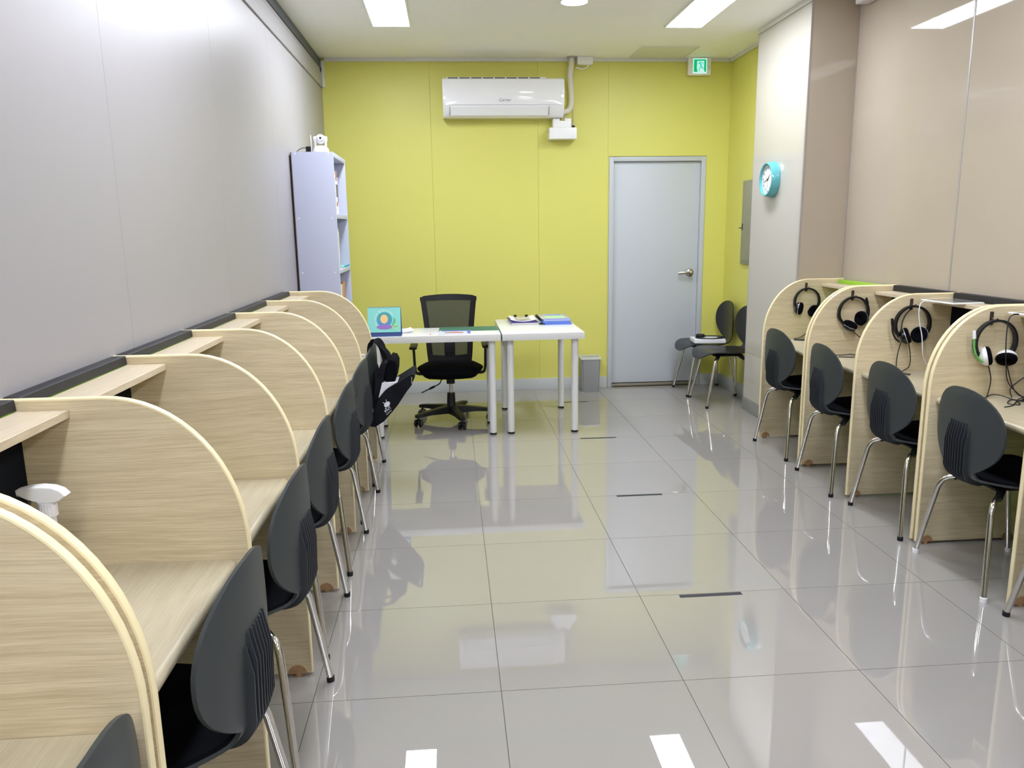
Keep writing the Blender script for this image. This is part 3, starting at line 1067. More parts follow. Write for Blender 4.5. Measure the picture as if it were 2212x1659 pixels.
for k in range(11):
    yq = 5.665 + k * .021
    gl.box(-.075, .331, yq, yq + .0008, TZ + .0030, TZ + .0032)
gl.build('grid_print', 'matline', cm)['kind'] = 'stuff'
mg = thing('magazine', 'booklet with a blue and white cover on the desk beside the cutting mat', 'booklet', (.022, 5.555, TZ), math.radians(-2))
MB().box(-.112, .112, -.085, .085, .0003, .0075, .001).build('cover', 'magcover', mg, world=False)
MB().box(-.098, .108, .042, .080, .0076, .0079).box(.088, .111, -.080, .042, .0076, .0079).build('blue_print', 'cover', mg, world=False)
text_mb('English', .036, Matrix.Translation((-.005, .061, .0080)), ext=.0001).build('title_lettering', 'paper', mg, world=False) if False else None
MB().prism([(-.072, -.060), (.058, -.064), (.066, -.02), (.01, .008), (-.03, .0), (-.074, -.012)], lambda u, v, a: (u, v, a), .0076, .0079).build('picture_print', 'brownp', mg, world=False)
MB().prism([(-.025, -.048), (.052, -.052), (.040, -.016), (-.01, -.018)], lambda u, v, a: (u, v, a), .0080, .0082).build('picture_print', 'red', mg, world=False)
pn = thing('pencil', 'thin red pencil lying on the white desk left of the booklet', 'pencil', (-.115, 5.56, TZ))
pa, pb = Vector((-.150, 5.49, TZ + .0045)), Vector((-.100, 5.63, TZ + .0045))
MB().cyl(pa, pb, .004, .004, 6).build('shaft', 'cordw', pn)
MB().cyl(pa - (pb - pa) * .10, pa, .0012, .004, 6).build('tip', 'red', pn)
# folders on the side table
cf = thing('clear_document_case', 'clear plastic document case at the bottom of the violet stack on the side table', 'document case', (.56, 6.10, TZ))
MB().box(.458, .668, 5.93, 6.26, TZ + .0003, TZ + .012, .003).build('case', 'clear', cf)
vf = thing('violet_folder', 'violet folder on the clear document case', 'folder', (.555, 6.11, TZ + .0125), math.radians(2))
MB().box(-.103, .103, -.155, .155, 0, .010, .002).build('cover', 'violet', vf, world=False)
cb = thing('clipboard', 'open clipboard with white sheets and two black clips on the violet folder', 'clipboard', (.555, 6.11, TZ + .0230), math.radians(-1))
P = [[Vector((-.098 + .196 * i / 10, -.15 + .30 * j / 6, .002 + .014 * (abs(i - 5) / 5) ** 2.2)) for j in range(7)] for i in range(11)]
MB().grid(P, [[p - Vector((0, 0, .002)) for p in row] for row in P]).build('sheets', 'paper', cb, world=False)
for s in (-.045, .045):
    MB().box(s - .011, s + .011, .128, .158, .003, .020, .003).build('clip', 'black', cb, world=False)
MB().prism([(-.06, -.11), (.06, -.11), (.062, .09), (-.062, .09)], lambda u, v, a: (u, v, .0032 + .014 * (abs(u) / .098) ** 2.2 + a), 0, .0004).build('print', 'clear', cb, world=False)
for k, (dx, m_, nm, lab) in enumerate(((.012, 'blue', 'folder', 'bright blue folder at the bottom of the right stack on the side table'),
                                       (.0, 'blue', 'folder', 'bright blue folder in the middle of the right stack on the side table'),
                                       (.004, 'blue2', 'folder', 'periwinkle folder near the top of the right stack on the side table'))):
    z0 = TZ + .0003 + k * .0135
    t = thing(nm, lab, 'folder', (.800 + dx, 6.06, z0), 0, 'blue folders on the side table')
    MB().box(-.105, .105, -.165, .165, 0, .0022, .0008).box(-.105, .105, -.165, .165, .0108, .013, .0008).box(.1025, .105, -.165, .165, .0005, .0125).build('cover', m_, t, world=False)
    MB().box(-.100, .101, -.160, .160, .0028, .0102).build('page_block', 'blue2' if k < 2 else 'paper', t, world=False)
tb = thing('wire_booklet', 'wire bound booklet with a pale photo cover on top of the blue folders', 'booklet', (.788, 6.07, TZ + .0412))
MB().box(-.10, .10, -.150, .150, 0, .005, .001).build('cover', 'clear', tb, world=False)
MB().box(-.06, .085, .05, .140, .0051, .0053).build('sky_print', 'blue2', tb, world=False)
MB().box(-.06, .085, -.12, .02, .0051, .0053).build('picture_print', 'lightgreen', tb, world=False)
wb_ = MB()
for k in range(18):
    y_ = -.14 + k * .0165
    wb_.tube([(-.108 + .010 * math.cos(a), y_, -.004 + .010 * math.sin(a)) for a in [2 * PI * q / 10 for q in range(10)]], .0012, 5, True)
wb_.build('wire_binding', 'ink', tb, world=False)
bcx = thing('binder_clip', 'black binder clip between the two stacks on the side table', 'clip', (.683, 5.93, TZ))
MB().prism([(-.010, 0), (.010, 0), (.002, .012), (-.002, .012)], lambda u, v, a: (.683 + a, 5.93 + u, TZ + .0003 + v), -.0125, .0125).build('clip_body', 'black', bcx)
MB().tube([(.676, 5.94, TZ + .012), (.676, 5.965, TZ + .010), (.690, 5.965, TZ + .010), (.690, 5.94, TZ + .012)], .0010, 6).build('clip_wire', 'silver', bcx)

# ------------------------------------------------------------------ office chair
oc = thing('office_chair', 'black mesh back office chair on casters behind the white desk', 'office chair', (-.020, 5.93, 0))
OX, OY = -.020, 5.93
hub = MB()
hub.lathe([(0, .065), (.045, .065), (.048, .10), (.034, .125), (.030, .225), (0, .225)], (OX, OY, 0), 24)
hub.build('hub', 'black', oc)
for k in range(5):
    a = math.radians(-75 + 72 * k)
    d = Vector((math.cos(a), math.sin(a), 0))
    s = Vector((-d.y, d.x, 0))
    mb = MB()
    prof = []
    rings = []
    for r_, hw, z0, z1 in ((.02, .036, .068, .126), (.10, .033, .074, .122), (.20, .030, .080, .110), (.29, .026, .076, .100), (.318, .020, .072, .094)):
        c = Vector((OX, OY, 0)) + d * r_
        rings.append([mb.bm.verts.new(q) for q in (c - s * hw + Vector((0, 0, z0)), c + s * hw + Vector((0, 0, z0)), c + s * hw * .8 + Vector((0, 0, z1)), c - s * hw * .8 + Vector((0, 0, z1)))])
    for r0, r1 in zip(rings, rings[1:]):
        for j in range(4):
            mb.bm.faces.new((r0[j], r0[(j + 1) % 4], r1[(j + 1) % 4], r1[j]))
    mb.bm.faces.new(rings[0])
    mb.bm.faces.new(rings[-1][::-1])
    mb.build('base_arm', 'black', oc)
    c = Vector((OX, OY, 0)) + d * .300
    wa = a + 1.1 + .3 * k
    ax = Vector((math.cos(wa), math.sin(wa), 0))
    cs = MB()
    for sg in (-1, 1):
        cs.lathe([(0, -.010), (.024, -.010), (.029, -.007), (.0297, .007), (.024, .010), (0, .010)], c + ax * (sg * .018) + Vector((0, 0, .0300)), 24, ax)
    cs.cyl(c + Vector((0, 0, .02)), c + Vector((0, 0, .078)), .008, None, 10)
    cs.box(-.008, .008, -.012, .024, .03, .056, .004, mx=Matrix.Translation(c) @ Matrix.Rotation(wa, 4, 'Z'))
    co = cs.build('caster', 'blackg', oc)
    rm = MB()
    for sg in (-1, 1):
        rm.lathe([(.0185, -.0006), (.0225, -.0006), (.0225, .0006), (.0185, .0006)], c + ax * (sg * .0286) + Vector((0, 0, .0300)), 24, ax)
    rm.build('caster_ring', 'inkgrey', co)
MB().cyl((OX, OY, .22), (OX, OY, .355), .0135, None, 20).build('gas_lift', 'chrome', oc)
MB().box(OX - .032, OX + .032, OY - .04, OY + .05, .300, .36, .008).box(OX - .09, OX + .09, OY - .10, OY + .12, .350, .372, .006).build('tilt_mechanism', 'black', oc)
MB().tube(catmull([(OX - .04, OY - .02, .352), (OX - .07, OY - .04, .335), (OX - .085, OY - .05, .308), (OX - .13, OY - .07, .288)], 5), .0045, 8).cyl((OX - .125, OY - .068, .290), (OX - .160, OY - .082, .276), .009, .009, 12).cyl((OX - .160, OY - .082, .276), (OX - .222, OY - .105, .252), .005, .004, 10).build('lever', 'black', oc)
# seat cushion
P = []
nu, nv = 16, 14
for i in range(nu + 1):
    for_row = []
    for j in range(nv + 1):
        a, b = -1 + 2 * i / nu, -1 + 2 * j / nv
        # squircle mapping
        u = a * math.sqrt(1 - b * b * .42)
        v = b * math.sqrt(1 - a * a * .30)
        e = max(abs(a), abs(b))
        z = .455 - .028 * max(0, e - .55) ** 2 / .2 - (.014 * max(0, -b) ** 3)
        for_row.append(Vector((OX + u * .252, OY - .02 + v * .255, z)))
    P.append(for_row)
Q = [[Vector((OX + (p.x - OX) * .82, OY - .02 + (p.y - OY + .02) * .82, .372 + (p.z - .455) * .0)) for p in row] for row in P]
mid = [[Vector((p.x, p.y, .418)) for p in row] for row in P]
sc_ = MB().grid(P, Q)
bmesh.ops.recalc_face_normals(sc_.bm, faces=sc_.bm.faces[:])
sc_.build('seat', 'pad', oc)
# arms
for s in (-1, 1):
    am = MB()
    pth = catmull([(OX + s * .20, OY - .03, .385), (OX + s * .245, OY - .035, .388), (OX + s * .262, OY - .038, .405), (OX + s * .268, OY - .040, .45), (OX + s * .270, OY - .045, .53), (OX + s * .272, OY - .05, .592)], 4)
    am.sweep(pth, [(-.020, -.009), (.020, -.009), (.020, .009), (-.020, .009)], ref=(0, 1, 0))
    ao = am.build('armrest', 'black', oc)
    MB().box(OX + s * .272 - .028, OX + s * .272 + .028, OY - .16, OY + .08, .590, .607, .008, 3).build('arm_pad', 'black', ao)
# back: slightly reclined plane with a frame, net and lumbar piece
BT = lambda u, v, a: Vector((OX + u, OY + .175 + .10 * ((v - .42) / .54) + .018 - .05 * (u / .22) ** 2 + a, v))
hwid = lambda v: .180 + (.222 - .180) * max(0, (v - .52) / .43) ** 1.3 if v > .52 else .180 - .012 * (.52 - v) / .10
zs = [.420 + .53 * k / 18 for k in range(19)]
fr = MB()


def band(mb, cols, z_from, z_to, nz, th=.018):
    """thick sheet between u0(v) and u1(v)"""
    P, Q = [], []
    for i in range(nz + 1):
        v = z_from + (z_to - z_from) * i / nz
        u0, u1 = cols[0](v), cols[1](v)
        P.append([BT(u0 + (u1 - u0) * j / 6, v, -th / 2) for j in range(7)])
        Q.append([BT(u0 + (u1 - u0) * j / 6, v, th / 2) for j in range(7)])
    mb.grid(P, Q)


band(fr, (lambda v: -hwid(v), lambda v: -hwid(v) + .042), .43, .945, 14)
band(fr, (lambda v: hwid(v) - .042, lambda v: hwid(v)), .43, .945, 14)
P, Q = [], []
for i in range(5):
    row, row2 = [], []
    for j in range(17):
        u = (-1 + 2 * j / 16) * hwid(.945)
        top = .962 - .012 * (abs(u) / .222) ** 2 - (.01 if j in (0, 16) else 0)
        bot = .915 - .002 * (abs(u) / .222) ** 2
        v = bot + (top - bot) * i / 4
        row.append(BT(u, v, -.0095))
        row2.append(BT(u, v, .0095))
    P.append(row)
    Q.append(row2)
fr.grid(P, Q)
fr.build('back_frame', 'black', oc)
nm = MB()
P = []
for i in range(15):
    v = .46 + (.92 - .46) * i / 14
    P.append([BT((-1 + 2 * j / 10) * (hwid(v) - .035), v, -.004) for j in range(11)])
nm.grid(P)
nm.build('back_mesh', 'net', oc)
lb = MB()
P, Q = [], []
for i in range(9):
    v = .405 + (.482 - .405) * i / 8
    hw_ = hwid(v) - .004
    row, row2 = [], []
    for j in range(17):
        u = (-1 + 2 * j / 16) * hw_
        vv = v + (.018 * (abs(u) / hw_) ** 2 if i > 5 else 0)
        row.append(BT(u, vv, -.013))
        row2.append(BT(u, vv, .012))
    P.append(row)
    Q.append(row2)
lb.grid(P, Q)
band(lb, (lambda v: -.042, lambda v: .042), .468, .668, 6, .022)
P, Q = [], []
for i in range(4):
    row, row2 = [], []
    for j in range(13):
        u = (-1 + 2 * j / 12) * .165
        v = .612 + .020 * i + .012 * (abs(u) / .165) ** 2
        row.append(BT(u, v, -.011 + .018))
        row2.append(BT(u, v, .011 + .018))
    P.append(row)
    Q.append(row2)
lb.grid(P, Q)
lb.build('lumbar_support', 'black', oc)
MB().box(OX - .035, OX + .035, OY + .06, OY + .215, .355, .375, .005).box(OX - .035, OX + .035, OY + .190, OY + .216, .355, .52, .006).build('back_bracket', 'black', oc)

# waste bin --------------------------------------------------------
wbn = thing('waste_bin', 'small grey lidded waste bin between the side table and the door', 'bin', (1.238, 6.90, 0))
mb = MB()
xm, ym_ = 1.238, 6.905
b0 = [(xm - .076, ym_ - .070), (xm + .076, ym_ - .070), (xm + .076, ym_ + .070), (xm - .076, ym_ + .070)]
k = 1.14
rings = []
for z, sc in ((0, 1.0), (.004, 1.01), (.300, k)):
    rings.append([mb.bm.verts.new((xm + (x - xm) * sc, ym_ + (y - ym_) * sc, z)) for x, y in b0])
for r0, r1 in zip(rings, rings[1:]):
    for j in range(4):
        mb.bm.faces.new((r0[j], r0[(j + 1) % 4], r1[(j + 1) % 4], r1[j]))
mb.bm.faces.new(rings[0][::-1])
mb.bm.faces.new(rings[-1])
bmesh.ops.bevel(mb.bm, geom=[e for e in mb.bm.edges if abs(e.verts[0].co.z - e.verts[1].co.z) > .1], offset=.012, segments=3, affect='EDGES')
mb.build('body', 'bin', wbn)
kx, ky = .076 * k + .004, .070 * k + .004
rm = MB()
for q in ((-kx, kx, -ky, -ky + .010), (-kx, kx, ky - .010, ky), (-kx, -kx + .010, -ky + .010, ky - .010), (kx - .010, kx, -ky + .010, ky - .010)):
    rm.box(xm + q[0], xm + q[1], ym_ + q[2], ym_ + q[3], .298, .318, .002)
rm.build('rim', 'binrim', wbn)
MB().box(xm - kx + .011, xm + kx - .011, ym_ - ky + .011, ym_ + ky - .011, .302, .314, .002).build('lid', 'binlid', wbn)

# ------------------------------------------------------------------ air conditioner group
ac = thing('air_conditioner', 'white wall air conditioner high on the yellow wall', 'air conditioner', (.49, YB, 2.383))
ax0, ax1, ay = -.018, 1.000, 6.835
pr = [(YB - .001, 2.400), (YB - .001, 2.688), (ay + .020, 2.690), (ay + .004, 2.680), (ay, 2.60), (ay + .001, 2.50), (ay + .006, 2.470), (ay + .040, 2.398), (ay + .060, 2.385), (YB - .03, 2.383)]
MB().prism(pr, lambda u, v, a: (a, u, v), ax0, ax1, .006).build('body', 'whiteg', ac)
# curved front panel, bulging a little, with the lower crescent
P, Q = [], []
for i in range(13):
    v = 2.478 + (2.680 - 2.478) * i / 12
    row, row2 = [], []
    for j in range(33):
        s = -1 + 2 * j / 32
        u = (ax0 + ax1) / 2 + s * (ax1 - ax0) / 2 * .955
        bul = .010 * (1 - s ** 4) * math.sin(PI * min(1, .15 + .85 * i / 12))
        low = .012 * math.exp(-((v - 2.500 - .012 * (1 - s * s)) / .016) ** 2) * (1 - s * s)
        row.append((u, ay - .0018 - bul * .8 - low * .35, v))
        row2.append((u, ay + .003, v))
    P.append(row)
    Q.append(row2)
MB().grid(P, Q).build('front_panel', 'whiteg', ac)
lv = MB()
lv.prism([(ay + .001, 2.462), (ay + .008, 2.455), (ay + .036, 2.400), (ay + .033, 2.397)], lambda u, v, a: (a, u, v), ax0 + .060, ax1 - .135)
lv.build('louver', 'whitep', ac)
sm = MB()
for xx in (ax0 + .056, ax1 - .131):
    sm.prism([(ay - .001, 2.466), (ay + .006, 2.457), (ay + .034, 2.398), (ay + .028, 2.398)], lambda u, v, a: (a, u, v), xx, xx + .003)
sm.build('louver_gap', 'ink', ac)
tg = MB()
tg.box(ax0 + .035, ax1 - .15, ay + .030, YB - .02, 2.689, 2.703, .003)
tg.build('top_grille', 'whitep', ac)
gs = MB()
for k in range(8):
    xx = ax0 + .045 + k * .098
    gs.box(xx, xx + .085, ay + .028, ay + .0299, 2.692, 2.699)
gs.build('grille_slot', 'ink', ac)
text_mb('Carrier', .034, Matrix.Translation((.497, ay - .0125, 2.513)) @ Matrix.Rotation(PI / 2, 4, 'X'), ext=.0004, shear=.25).build('brand_lettering', 'inkgrey', ac)

hs = thing('pipe_sleeve', 'cream wrapped pipe rising from the air conditioner to the ceiling', 'pipe', (1.09, YB - .04, 2.44))
pth = catmull([(1.002, YB - .045, 2.437), (1.040, YB - .045, 2.445), (1.070, YB - .042, 2.47), (1.084, YB - .040, 2.53), (1.079, YB - .040, 2.64), (1.069, YB - .042, 2.74), (1.082, YB - .045, 2.82), (1.085, YB - .045, ZC - .003)], 6)
MB().tube(pth, .024, 14).build('wrap', 'hosew', hs)
MB().lathe([(.026, 0), (.043, 0), (.041, -.008), (.026, -.010)], (1.085, YB - .056, ZC), 28).build('ceiling_collar', 'steel', hs)
MB().tube(catmull([(1.10, YB - .02, 2.80), (1.105, YB - .018, 2.65), (1.105, YB - .016, 2.48), (1.108, YB - .016, 2.33), (1.108, YB - .035, 2.312)], 5), .004, 8).build('thin_pipe', 'hosew', hs)
jb = thing('junction_box', 'small white junction box on the cornice right of the pipe', 'box', (1.196, YB - .05, 2.822))
MB().box(1.130, 1.262, YB - .085, YB - .019, 2.822, ZC - .002, .003).build('box_body', 'whitep', jb)
MB().tube(catmull([(1.122, YB - .03, 2.806), (1.14, YB - .035, 2.80), (1.175, YB - .04, 2.790), (1.215, YB - .045, 2.800), (1.232, YB - .045, 2.821)], 6), .006, 8).build('cable', 'whitep', jb)
pu = thing('drain_pump', 'white condensate pump on the yellow wall below the air conditioner', 'pump', (.998, YB - .06, 2.20))
MB().box(.880, 1.118, YB - .13, YB - .001, 2.208, 2.303, .008, 3).build('tray', 'whitep', pu)
pm = MB()
pm.box(.915, 1.074, YB - .105, YB - .006, 2.3035, 2.362, .010, 3)
pm.box(.915, .975, YB - .105, YB - .006, 2.345, 2.382, .010, 3)
pm.box(1.014, 1.074, YB - .105, YB - .006, 2.345, 2.382, .010, 3)
pm.build('motor_cover', 'whitep', pu)
MB().cyl((1.098, YB - .06, 2.3035), (1.098, YB - .06, 2.326), .014, .013, 16).build('hose_cap', 'black', pu)
MB().tube(catmull([(1.012, YB - .075, 2.402), (1.030, YB - .070, 2.384), (1.06, YB - .064, 2.362), (1.088, YB - .06, 2.335), (1.096, YB - .06, 2.322)], 6), .010, 10).build('drain_hose', 'hair', pu)
MB().cyl((.8795, YB - .08, 2.278), (.866, YB - .08, 2.276), .006, .004, 10).build('spout', 'silver', pu)

# exit sign --------------------------------------------------------
es = thing('exit_sign', 'green lit running man exit sign above the door', 'exit sign', (2.195, YB, 2.735))
ex0, ex1, ez0, ez1, ey = 2.098, 2.298, 2.738, 2.884, YB - .055
MB().box(ex0, ex1, ey, YB - .0185, ez0, ez1 - .002, .006, 3).build('housing', 'whitep', es)
MB().box(ex0 + .170, ex0 + .1715, ey - .0006, ey + .001, ez0 + .006, ez1 - .008).build('seam', 'inkgrey', es)
bt = MB()
for zz in (2.788, 2.806):
    bt.cyl((ex0 + .186, ey - .0008, zz), (ex0 + .186, ey + .003, zz), .0035, None, 12)
bt.build('indicator', 'ink', es)
sx0, sx1, sz0, sz1 = ex0 + .040, ex0 + .164, ez0 + .012, ez1 - .010
ef = lambda u, v, a: (u, ey - a, v)
pl = MB().box(sx0, sx1, ey - .0012, ey + .004, sz0, sz1).build('light_plate', 'exitw', es)
gq = MB()
w0, w1 = sx0 + .008, sx1 - .008
b0_, b1_ = sz0 + .014, sz1 - .008
gq.prism([(w0, b0_), (w0 + .034, b0_), (w0 + .026, b0_ + .030), (w0 + .028, b1_ - .012), (w0 + .090, b1_ - .012), (w0 + .090, b0_ + .028), (w0 + .088, b0_ + .022), (w0 + .096, b0_), (w1, b0_), (w1, b1_), (w0, b1_)], ef, .0014, .0020)
gq.build('green_field', 'exitg', pl)
man = MB()
mc = (w0 + .054, b0_ + .05)
disc(man, (mc[0] - .006, mc[1] + .038), .0062, ef, .0022, .0030, 18)


def limb(a, b, ra, rb):
    d = Vector((b[0] - a[0], b[1] - a[1])).normalized()
    nrm = Vector((-d.y, d.x))
    man.prism([(a[0] + nrm.x * ra, a[1] + nrm.y * ra), (a[0] - nrm.x * ra, a[1] - nrm.y * ra), (b[0] - nrm.x * rb, b[1] - nrm.y * rb), (b[0] + nrm.x * rb, b[1] + nrm.y * rb)], ef, .0022, .0029)


X0, Z0 = mc
limb((X0 - .003, Z0 + .028), (X0 + .012, Z0 - .004), .0085, .006)
limb((X0 - .006, Z0 + .026), (X0 - .022, Z0 + .012), .0035, .0025)
limb((X0 + .002, Z0 + .028), (X0 + .022, Z0 + .026), .0035, .0028)
limb((X0 + .022, Z0 + .027), (X0 + .032, Z0 + .010), .003, .002)
limb((X0 + .012, Z0 - .002), (X0 + .018, Z0 - .020), .0055, .004)
limb((X0 + .017, Z0 - .020), (X0 + .040, Z0 - .020), .004, .003)
limb((X0 + .008, Z0 - .004), (X0 - .008, Z0 - .028), .005, .0035)
limb((X0 - .008, Z0 - .027), (X0 - .003, Z0 - .046), .0035, .0025)
man.build('running_figure', 'exitm', pl)

# small white box high on the beige wall
wbx = thing('wall_box', 'white box high on the beige wall at the top edge of the photo', 'box', (XR - .05, 4.95, 2.80))
MB().box(XR - .085, XR - .0025, 4.82, 5.06, 2.805, ZC - .001, .004).build('box_body', 'whitep', wbx)
MB().box(XR - .088, XR - .0855, 4.83, 5.05, 2.812, ZC - .008, .001).build('box_cover', 'whitep', wbx)

# clock on the pillar ---------------------------------------------
ck = thing('wall_clock', 'round aqua wall clock on the ivory pillar', 'clock', (XP, 5.638, 1.783))
KY, KZ = 5.638, 1.783
MB().lathe([(.118, -.001), (.127, .0), (.1285, .008), (.121, .045), (.117, .058), (.113, .061), (.1085, .060), (.1075, .048), (.106, .040), (0, .040)], (XP - .0005, KY, KZ), 56, (-1, 0, 0)).build('case', 'aqua', ck)
MB().lathe([(0, .0402), (.1055, .0402), (.1055, .0410), (0, .0410)], (XP - .0005, KY, KZ), 48, (-1, 0, 0)).build('dial', 'face', ck)
XD = XP - .0416
# dial frame: looking along +x, right hand is -y
DM = Matrix.Translation((XD - .0002, KY, KZ)) @ Matrix(((0, 0, -1, 0), (-1, 0, 0, 0), (0, 1, 0, 0), (0, 0, 0, 1)))
nm_ = MB()
for hr in range(1, 13):
    a = math.radians(90 - 30 * hr)
    text_mb(str(hr), .030, DM @ Matrix.Translation((.083 * math.cos(a), .083 * math.sin(a), 0)), nm_, .0004)
nm_.build('numerals', 'ink', ck)


def hand(nm, deg, L, wd, z, m, tail=.015):
    a = math.radians(90 - deg)
    d = Vector((math.cos(a), math.sin(a)))
    q = Vector((-d.y, d.x))
    p = [d * -tail + q * wd, d * -tail - q * wd, d * L - q * wd * .5, d * L + q * wd * .5]
    MB().prism([(v.x, v.y) for v in p], lambda u, v, b: DM @ Vector((u, v, b)), z, z + .0008).build(nm, m, ck)


hand('hour_hand', 51, .055, .0026, .0012, 'ink')
hand('minute_hand', 257, .082, .0019, .0026, 'ink')
hand('second_hand', 172, .060, .0008, .0040, 'red', .02)
MB().lathe([(0, .0), (.005, 0), (.005, .005), (0, .006)], (XD, KY, KZ), 16, (-1, 0, 0)).build('hub', 'ink', ck)

# ------------------------------------------------------------------ floor tape marks
for k, yy in enumerate((2.857, 4.066, 5.280, 6.452)):
    single(MB().box(.884, 1.140, yy - .0120, yy + .0120, .0001, .0007), 'floor_tape', 'tape',
           ['dark floor tape strip nearest the camera, widest of the four', 'dark floor tape strip in the door reflection, second nearest',
            'dark floor tape strip level with the front legs of the side table', 'faint dark floor tape strip by the waste bin, farthest away'][k], 'tape', (1.012, yy, .0001), 'tape strips along the aisle')


# ------------------------------------------------------------------ headsets on the hooks
K = lambda pr: [(r * 1.16, h_ * 1.12) for r, h_ in pr]


def headset(xh, yf, label, style, R, cups, boom, cords, ang=(205, -25), sag=0.0):
    """hangs on a hook of a partition whose near face is at yf; ring plane about 22 mm in front of it"""
    yc = yf - .026
    zt = 1.0395
    t = thing('headset', label, 'headset', (xh, yc, zt - 2 * R), 0, 'headsets hanging in the right carrels')
    cz = zt - R + .000
    cx = xh + sag
    a0, a1 = ang
    pts = [(cx + R * math.cos(math.radians(a0 + (a1 - a0) * k / 26)), yc, cz + R * math.sin(math.radians(a0 + (a1 - a0) * k / 26))) for k in range(27)]
    bm_ = 'black' if style != 'green' else 'ink'
    MB().sweep(pts, [(-.012, -.0055), (-.006, -.0065), (.006, -.0065), (.012, -.0055), (.012, .004), (-.012, .004)], ref=(0, 1, 0)).build('headband', bm_, t)
    # yokes: thicker sleeves at both ends down to the cups
    for e, (px, pz, ax_) in zip((pts[0], pts[-1]), cups):
        ax = Vector(ax_).normalized()
        c = Vector((px, yc, pz))
        out = c - ax * .025
        near = pts[2] if e is pts[0] else pts[-3]
        MB().sweep(catmull([near, e, Vector(e) * .45 + out * .55, out], 4), [(-.011, -.006), (.011, -.006), (.011, .006), (-.011, .006)], ref=(0, 1, 0)).build('yoke', 'black', t)
        if style == 'green':
            sh_m, rg_m = 'whitep', 'green'
        else:
            sh_m, rg_m = 'blackg', 'silver'
        cup = MB().lathe(K([(0, -.026), (.014, -.026), (.026, -.021), (.034, -.012), (.036, .0), (0, .0)]), c, 28, ax).build('ear_cup', sh_m, t)
        MB().lathe(K([(.0345, -.0015), (.0378, -.0015), (.0378, .0015), (.0345, .0015)]), c, 28, ax).build('ring', rg_m if style != 'green' else 'whitep', cup)
        MB().lathe(K([(.014, .004), (.018, .014), (.026, .018), (.034, .014), (.0365, .006), (.035, .0), (.0, .002)]), c, 28, ax).build('ear_pad', 'pad', cup)
        MB().lathe(K([(0, -.0285), (.012, -.0285), (.015, -.0265), (.0155, -.0245), (.009, -.0255), (0, -.0255)]), c, 24, ax).build('badge', rg_m, cup)
    if boom:
        bp_, bm2, tip = boom
        bo = MB().tube(catmull(bp_, 5), .0045, 8).build('microphone_boom', bm2, t)
        d = (Vector(bp_[-1]) - Vector(bp_[-2])).normalized()
        MB().cyl(Vector(bp_[-1]), Vector(bp_[-1]) + d * .035, .0075, .0065, 12).build('microphone_tip', tip, bo)
    for cpts in cords:
        MB().tube(catmull(cpts, 6), .0026, 6).build('cord', 'ink', t)
    return t


ZD = .6975
y0 = 5.132
headset(2.398, y0, 'black headset with a silver ringed ear cup in the carrel by the pillar', 'black', .086,
        [(2.347, .906, (.75, -.55, -.10)), (2.452, .884, (-.7, -.3, .45))], None,
        [[(2.450, y0 - .03, .850), (2.430, y0 - .02, .76), (2.375, y0 - .02, .71), (2.320, y0 - .03, ZD + .001), (2.36, y0 - .06, ZD), (2.42, y0 - .05, ZD), (2.50, y0 - .06, ZD)],
         [(2.30, y0 - .07, ZD), (2.36, y0 - .10, ZD), (2.44, y0 - .095, ZD), (2.52, y0 - .105, ZD)]])
y0 = 4.462
headset(2.372, y0, 'black headset with one ear cup tipped under the other, second from the pillar', 'black', .090,
        [(2.356, .870, (.28, -.35, .9)), (2.424, .912, (-.9, -.38, .12))],
        ([(2.452, y0 - .03, .905), (2.462, y0 - .035, .935), (2.460, y0 - .035, .970), (2.450, y0 - .035, 1.000)], 'black', 'black'),
        [[(2.356, y0 - .04, .850), (2.42, y0 - .03, .80), (2.52, y0 - .03, .74), (2.58, y0 - .05, ZD + .002)],
         [(2.26, y0 - .06, ZD + .002), (2.30, y0 - .08, ZD + .006), (2.36, y0 - .05, ZD + .004), (2.40, y0 - .07, ZD), (2.48, y0 - .06, ZD)],
         [(2.26, y0 - .10, ZD), (2.32, y0 - .13, ZD), (2.37, y0 - .115, ZD), (2.44, y0 - .12, ZD), (2.52, y0 - .11, ZD)]], sag=.0)
y0 = 3.898
headset(2.394, y0, 'black headset in front of which the white tablet cable hangs', 'black', .094,
        [(2.362, .884, (.80, -.45, .35)), (2.438, .888, (-.76, -.52, .25))],
        ([(2.322, y0 - .04, .856), (2.296, y0 - .045, .876), (2.278, y0 - .045, .910), (2.274, y0 - .045, .945)], 'black', 'black'),
        [[(2.335, y0 - .035, .855), (2.326, y0 - .03, .80), (2.322, y0 - .03, .74), (2.328, y0 - .04, ZD + .001), (2.35, y0 - .12, ZD)],
         [(2.380, y0 - .03, .848), (2.396, y0 - .03, .77), (2.388, y0 - .035, .72), (2.345, y0 - .05, ZD + .001), (2.33, y0 - .14, ZD)],
         [(2.394, y0 - .012, 1.028), (2.362, y0 - .012, .995), (2.346, y0 - .012, .95), (2.344, y0 - .015, .905)]])
y0 = 3.250
